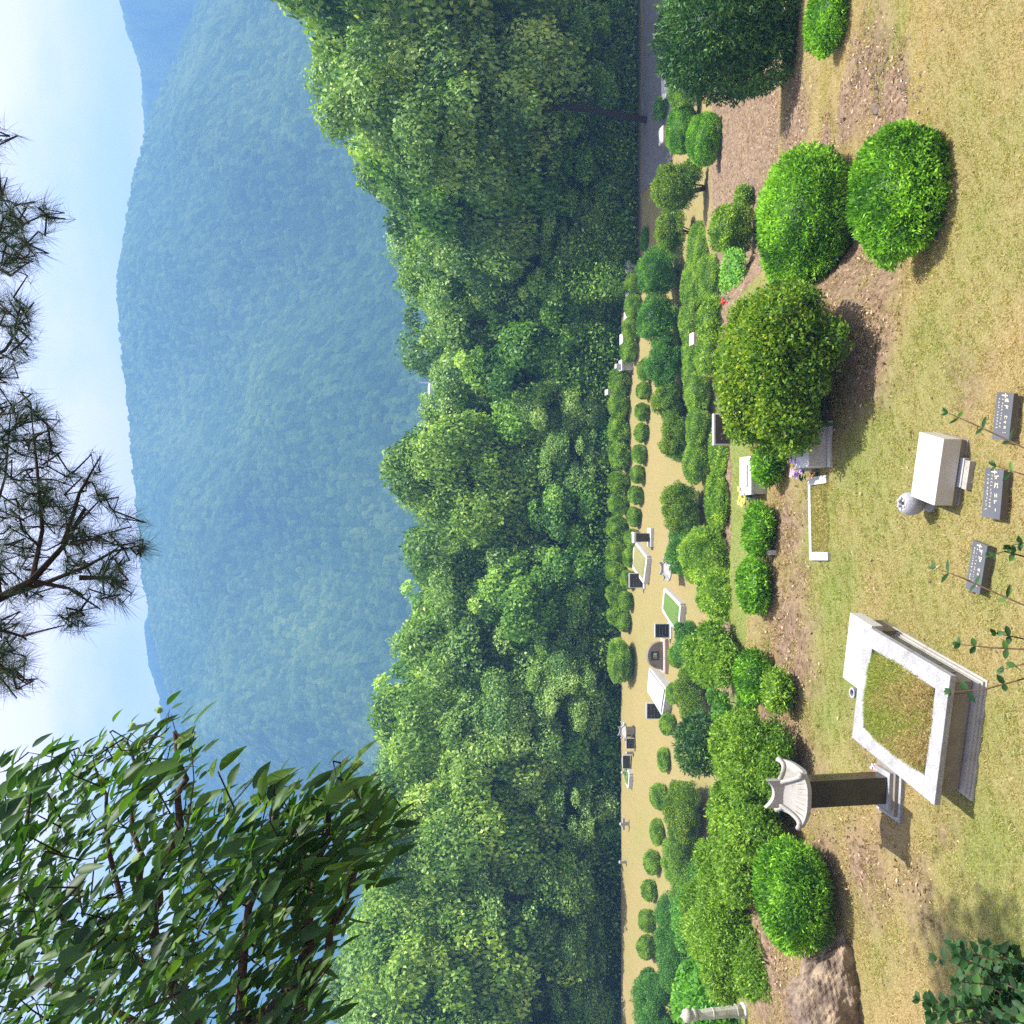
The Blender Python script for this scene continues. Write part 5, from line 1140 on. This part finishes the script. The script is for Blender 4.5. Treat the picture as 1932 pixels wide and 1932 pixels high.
for i, s in enumerate(shoots):
    j = int(np.argmin(np.linalg.norm(segA - s, axis=1))); b0 = segA[j]
    if np.linalg.norm(b0 - s) < 1.5: tw.tube([tuple(Vector(b0) - TRK), tuple(Vector(b0 * .45 + s * .55 + rg.normal(0, .05, 3)) - TRK), tuple(Vector(s) - TRK)], [.0055, .004, .002], 4)
    segA = np.vstack([segA, s[None], (b0 * .45 + s * .55)[None]])
    out = s - b0; out = out / (np.linalg.norm(out) + 1e-6); wind = np.array([.75, -.05, -.42])
    for k in range(rg.integers(8, 12)):
        T = unit(wind * 1.1 + out * .25 + rg.normal(0, .27, 3)); pp = s + rg.normal(0, .05, 3) - wind * .05 * k
        L = rg.uniform(.09, .16) * (.8 if s[1] > 5.7 else 1); N = unit(rg.normal(0, .55, 3) + np.array([0, -.15, .8]))
        big_leaf(Vl, Fl, Tn, pp - np.array(TRK), T, N, L, L * rg.uniform(.30, .42), rg.uniform(.0, .5), float(np.clip(rg.normal(.45, .22), 0, 1)))
for q in outl:
    for _ in range(70):
        s = np.array(q) + rg.normal(0, .55, 3)
        for k in range(3): big_leaf(Vl, Fl, Tn, s - np.array(TRK) + rg.normal(0, .08, 3), unit(np.array([.5, 0, -.4]) + rg.normal(0, .4, 3)), unit(rg.normal(0, .5, 3) + np.array([0, 0, .8])), .16, .05, .2, .4)
# long unseen upper limb, added above the frame to shade the lower-corner grass
UP = []
for (X, Y, r_) in [(1800, 1790, .75), (1850, 1850, .8), (1900, 1900, .9), (1790, 1870, .5), (1880, 1760, .5), (1850, 1950, .8)]:
    g = hit(min(X, 1930), Y); zz = 12.8; k_ = zz / SUN.z; UP.append((Vector((g[0] + SUN.x * k_, g[1] + SUN.y * k_, g[2] + zz)), r_))
c_ = sum((q for q, _ in UP), Vector()) / len(UP); st_ = Vector((.2, .5, 9.2 - TRK.z)) + TRK
mb.tube([tuple(q - TRK) for q in (st_, st_.lerp(c_, .35) + Vector((0, 0, .8)), st_.lerp(c_, .75) + Vector((0, 0, .5)), c_)], [.10, .08, .05, .03], 8)
for q, r_ in UP:
    mb.tube([tuple(c_ - TRK), tuple(c_.lerp(q, .5) + Vector((0, 0, .1)) - TRK), tuple(q - TRK)], [.03, .02, .008], 5)
    for _ in range(int(330 * r_)):
        s_ = np.array(q) + rg.normal(0, .45 * r_, 3) * np.array([1, 1, .5])
        big_leaf(Vl, Fl, Tn, s_ - np.array(TRK), unit(np.array([.6, 0, -.4]) + rg.normal(0, .5, 3)), unit(rg.normal(0, .5, 3) + np.array([0, 0, .8])), .16, .055, .2, float(rg.uniform(.2, .7)))
mb.build('trunk', M['bark'], o, smooth=True); tw.build('twigs', M['dark_bark'], o); leaves_obj('foliage', Vl, Fl, Tn, M['chestnut_leaf'], o)
M['bur'] = plain('chestnut_bur', (.22, .34, .06), .7)
for (X, Y, y) in [(668, 1446, 5.0), (676, 1440, 5.1), (560, 1482, 5.0), (660, 1500, 5.0), (300, 1340, 6.2), (250, 1370, 6.2), (235, 1420, 6.2), (190, 1470, 6.4), (210, 1405, 6.4), (505, 1655, 4.9), (500, 1665, 4.9), (648, 1655, 4.9), (660, 1640, 4.9), (470, 1600, 5.2), (590, 1560, 5.0)]:
    q = A3(X, Y, y) - TRK; b = MB()
    for k in range(90):
        d = Vector(unit(rg.normal(size=3))); s_ = d.orthogonal() * .0022; e = q + d * .030; b.add([tuple(q + s_), tuple(q - s_), tuple(e)], [(0, 1, 2)])
    bm = bmesh.new(); bmesh.ops.create_icosphere(bm, subdivisions=2, radius=.019, matrix=Matrix.Translation(q)); vv = [tuple(v.co) for v in bm.verts]; ff = [tuple(v.index for v in f.verts) for f in bm.faces]; bm.free()
    b.add(vv, ff); b.build('bur', M['bur'], o)

# ---- pine boughs above: a pine behind the camera reaching over it
PT = Vector((-.9, -2.6, 0)); PT.z = gz(PT.x, PT.y)
o = empty('pine_tree', PT, 'dark pine with thin needle tufts hanging over the sky edge of the photo', 'tree')
rg = np.random.default_rng(33); mb = MB(); needV = []; needT = []
mb.tube([(0, 0, -.5), (.15, 0, 3), (.0, .1, 6), (.15, .1, 9), (.1, 0, 12)], [.26, .22, .18, .13, .05], 10)
top = Vector((-.75, -2.5, 11.6))
def bough(path, r0): 
    mb.tube([tuple(Vector(q) - PT) for q in path], [r0 * (1 - .78 * i / (len(path) - 1)) for i in range(len(path))], 6)
main = [Vector((-.8, -2.5, 10.4)), Vector((-.7, 0, 11.6)), Vector((-.45, 2.6, 11.4)), A3(-120, 1165, 4.3), A3(0, 1128, 4.5), A3(60, 1096, 4.5), A3(120, 1030, 4.6), A3(160, 960, 4.6)]
bough(main, .034)
bl = [[A3(0, 1128, 4.5), A3(90, 1098, 4.5), A3(160, 1070, 4.5), A3(215, 1040, 4.5), A3(262, 1030, 4.5)], [A3(60, 1096, 4.5), A3(80, 1000, 4.7), A3(70, 880, 4.8), A3(60, 790, 4.9)], [A3(120, 1030, 4.6), A3(150, 930, 4.6), A3(190, 860, 4.6)],
      [A3(0, 1128, 4.5), A3(-20, 1000, 4.8), A3(10, 900, 4.9), A3(20, 780, 5)], [A3(60, 1096, 4.5), A3(130, 1110, 4.5), A3(190, 1150, 4.5)], [A3(-120, 1165, 4.3), A3(-20, 1240, 4.5), A3(20, 1270, 4.5), A3(50, 1290, 4.5)],
      [A3(-140, 720, 5), A3(-40, 690, 5), A3(10, 660, 5), A3(35, 620, 5), A3(40, 595, 5)], [A3(-140, 520, 5.2), A3(-40, 480, 5.2), A3(10, 450, 5.2), A3(50, 420, 5.2), A3(95, 400, 5.2)], [A3(-40, 480, 5.2), A3(20, 520, 5.2), A3(60, 490, 5.2)], [A3(-140, 300, 5.3), A3(-30, 280, 5.3), A3(4, 262, 5.3)],
      [A3(-120, 1165, 4.3), A3(-30, 1180, 4.5), A3(40, 1200, 4.5), A3(120, 1180, 4.4)], [A3(150, 1090, 4.5), A3(205, 1090, 4.5), A3(235, 1050, 4.5)]]
for b in bl: bough(b, .012)
for q in ((-140, 720, 5), (-140, 520, 5.2), (-140, 300, 5.3)): bough([Vector((-.45, 2.6, 11.4)), Vector((-.45, 2.6, 11.4)).lerp(A3(*q), .5) + Vector((0, 0, .3)), A3(*q)], .022)
segA = np.array([tuple(q) for b in bl + [main[3:]] for a, c in zip(b[:-1], b[1:]) for q in (a, a.lerp(c, .33), a.lerp(c, .66), c)])
regs = [([(0, 720), (60, 745), (100, 800), (110, 870), (150, 890), (175, 840), (205, 905), (212, 960), (268, 985), (262, 1050), (215, 1095), (150, 1125), (60, 1130), (-60, 1150), (-60, 700)], 230), ([(-50, 550), (30, 560), (62, 590), (60, 640), (25, 700), (-50, 740)], 44),
        ([(-60, 330), (10, 340), (60, 370), (105, 380), (100, 430), (70, 500), (-60, 520)], 62), ([(-50, 230), (5, 245), (8, 275), (-50, 300)], 8), ([(-60, 1165), (40, 1160), (52, 1230), (40, 1300), (-60, 1310)], 48), ([(120, 1115), (185, 1125), (165, 1190), (105, 1180)], 9), ([(190, 1060), (235, 1080), (232, 1140), (180, 1130)], 10), ([(250, 1000), (285, 1030), (275, 1052), (250, 1045)], 6)]
def tuft(s, d, n, L):
    for _ in range(n):
        dr = unit(d * 1.0 + rg.normal(0, .62, 3)); p0 = s - d * rg.uniform(0, .05); l = L * rg.uniform(.7, 1.15); sd_ = unit(np.cross(dr, rg.normal(size=3))) * .00065; sag = np.array([0, 0, -.10 * l])
        m0 = p0 + dr * l * .55; needV.extend([p0 + sd_, p0 - sd_, m0 - sd_ + sag * .2, m0 + sd_ + sag * .2, p0 + dr * l + sag])
cand = []
for poly_, cnt in regs:
    xs = [q[0] for q in poly_]; ys = [q[1] for q in poly_]; k = 0; tr = 0
    while k < cnt and tr < 5000:
        tr += 1; X = rg.uniform(min(xs), max(xs)); Y = rg.uniform(min(ys), max(ys))
        if not in_poly(X, Y, poly_): continue
        s = np.array(A3(X, Y, rg.uniform(4.3, 5.1))); cand.append(s); k += 1
cand.sort(key=lambda s: np.min(np.linalg.norm(segA - s, axis=1)))
if True:
    for s in cand:
        j = int(np.argmin(np.linalg.norm(segA - s, axis=1))); b0 = segA[j]; d = unit(s - b0 + rg.normal(0, .04, 3) + np.array([0, 0, -.02])); segA = np.vstack([segA, s[None]])
        mid = b0 * .5 + s * .5 + rg.normal(0, .03, 3) + np.array([0, 0, -.03]); mb.tube([tuple(Vector(b0) - PT), tuple(Vector(mid) - PT), tuple(Vector(s) - PT)], [.005, .0038, .0025], 4)
        tuft(s, d, 40, .115)
        if rg.random() < .6: tuft(mid, unit(rg.normal(size=3)), 16, .09)
for _ in range(260):        # the rest of the crown, over and behind the camera
    s = np.array([rg.uniform(-2.6, 1.6), rg.uniform(-4.5, .6), rg.uniform(10.5, 12.8)]); tuft(s, unit(rg.normal(size=3)), 30, .11)
mb.build('trunk', M['dark_bark'], o)
needV = np.array(needV) - np.array(PT); n5 = len(needV) // 5; i5 = np.arange(n5) * 5
link(bpy.data.objects.new('needles', mesh_np('needles', needV, [np.stack([i5, i5 + 1, i5 + 2, i5 + 3], 1), np.stack([i5 + 3, i5 + 2, i5 + 4], 1)], tint=np.clip(rg.normal(.4, .2, len(needV)), 0, 1), mats=[M['needle']])), o)

# ---- saplings on the bank just below the camera
def sapling(label, stems, seed, L=.07, W=.4, name='sapling', gap=.06, jag=False, mtl='sapling_leaf', droop=.2, spread=1.0, per=2):
    rg = np.random.default_rng(seed); P0 = A3(*stems[0][0]); root = Vector((P0.x * 1.0, P0.y, gz(P0.x, P0.y)))
    o = empty(name, root, label, 'plant'); mb = MB(); Vl, Fl, Tn = [], [], []
    for st in stems:
        P_ = [A3(*q) for q in st]; 
        low = P_[0]; base = Vector((low.x * .97, low.y - .1, gz(low.x, low.y) - .05))
        path = [base, base.lerp(low, .5) + Vector(rg.normal(0, .02, 3))] + P_
        mb.tube([tuple(q - root) for q in path], [.006] + [.0032] * (len(path) - 2) + [.0012], 5)
        acc = 0; side = 1
        for i in range(1, len(path) - 1):
            a, b = path[i], path[i + 1]; ln = (b - a).length; m_ = max(1, int(ln / gap)); d = np.array((b - a).normalized())
            for k in range(m_):
                q = a.lerp(b, (k + .5) / m_); side = -side
                for s_ in ((side,) if per == 1 else (1, -1)):
                    lat = np.cross(d, np.array([0, -1., .3])); T = unit(d * .5 + lat * s_ * spread + rg.normal(0, .22, 3)); big_leaf(Vl, Fl, Tn, np.array(q - root), T, unit(np.array([0, -.5, .8]) + rg.normal(0, .35, 3)), L * rg.uniform(.6, 1.15), L * W, droop, float(np.clip(rg.normal(.4, .2), 0, 1)))
        for k in range(5):
            T = unit(np.array((path[-1] - path[-2]).normalized()) + rg.normal(0, .45, 3)); big_leaf(Vl, Fl, Tn, np.array(path[-1] - root), T, unit(np.array([0, -.5, .8]) + rg.normal(0, .4, 3)), L * .7, L * W * .8, droop, .5)
    mb.build('stem', M['twig'], o); leaves_obj('foliage', Vl, Fl, Tn, M[mtl], o)
G5 = 'saplings on the bank below the viewer'
sapling('thin arching stem with paired leaves crossing the plaque near the upper edge', [[(2010, 880, 3.2), (1932, 845, 3.4), (1880, 820, 3.5), (1830, 797, 3.6), (1789, 779, 3.7)]], 1, .055, .28, gap=.10)
sapling('short thin stem with narrow leaves touching the middle plaque', [[(2000, 912, 3.0), (1940, 898, 3.2), (1880, 880, 3.3)]], 2, .055, .26, gap=.09)
sapling('thin arching stem with paired leaves reaching the palest plaque', [[(2010, 1165, 3.2), (1932, 1142, 3.4), (1870, 1115, 3.5), (1815, 1090, 3.6), (1766, 1072, 3.7)]], 3, .055, .28, gap=.10)
sapling('leafy green sapling right below the palest plaque', [[(2010, 1090, 3.2), (1932, 1050, 3.3), (1895, 1040, 3.3), (1865, 1050, 3.4)], [(2010, 1060, 3.2), (1950, 1020, 3.3), (1905, 1030, 3.3)]], 4, .05, .42, gap=.07)
sapling('sprawling sapling with oval leaves beside the mound tomb plinth', [[(2010, 1225, 3.1), (1932, 1225, 3.3), (1870, 1222, 3.4), (1812, 1216, 3.5)], [(2010, 1250, 3.1), (1930, 1205, 3.3), (1880, 1195, 3.3)], [(2010, 1300, 3.1), (1932, 1280, 3.3), (1860, 1300, 3.4), (1795, 1306, 3.5)], [(2010, 1240, 3.1), (1940, 1250, 3.2), (1895, 1262, 3.3)]], 5, .05, .45, gap=.085)
st = []
rg = np.random.default_rng(55)
for k in range(40):
    Y1 = rg.uniform(1770, 1960); X1 = rg.uniform(1700, 1900) if Y1 > 1850 else rg.uniform(1760, 1920); Y0 = Y1 * .35 + 1900 * .65 + rg.normal(0, 25)
    st.append([(2040, Y0 + 10, 3.3), (1960, Y0, 3.4 + rg.normal(0, .12)), ((1960 + X1) / 2, (Y0 + Y1) / 2, 3.6), (X1, Y1, 3.7 + rg.normal(0, .12))])
sapling('dense dark oak sapling in the lower right corner of the photo', st, 6, .058, .5, name='oak_sapling', gap=.05, per=2)
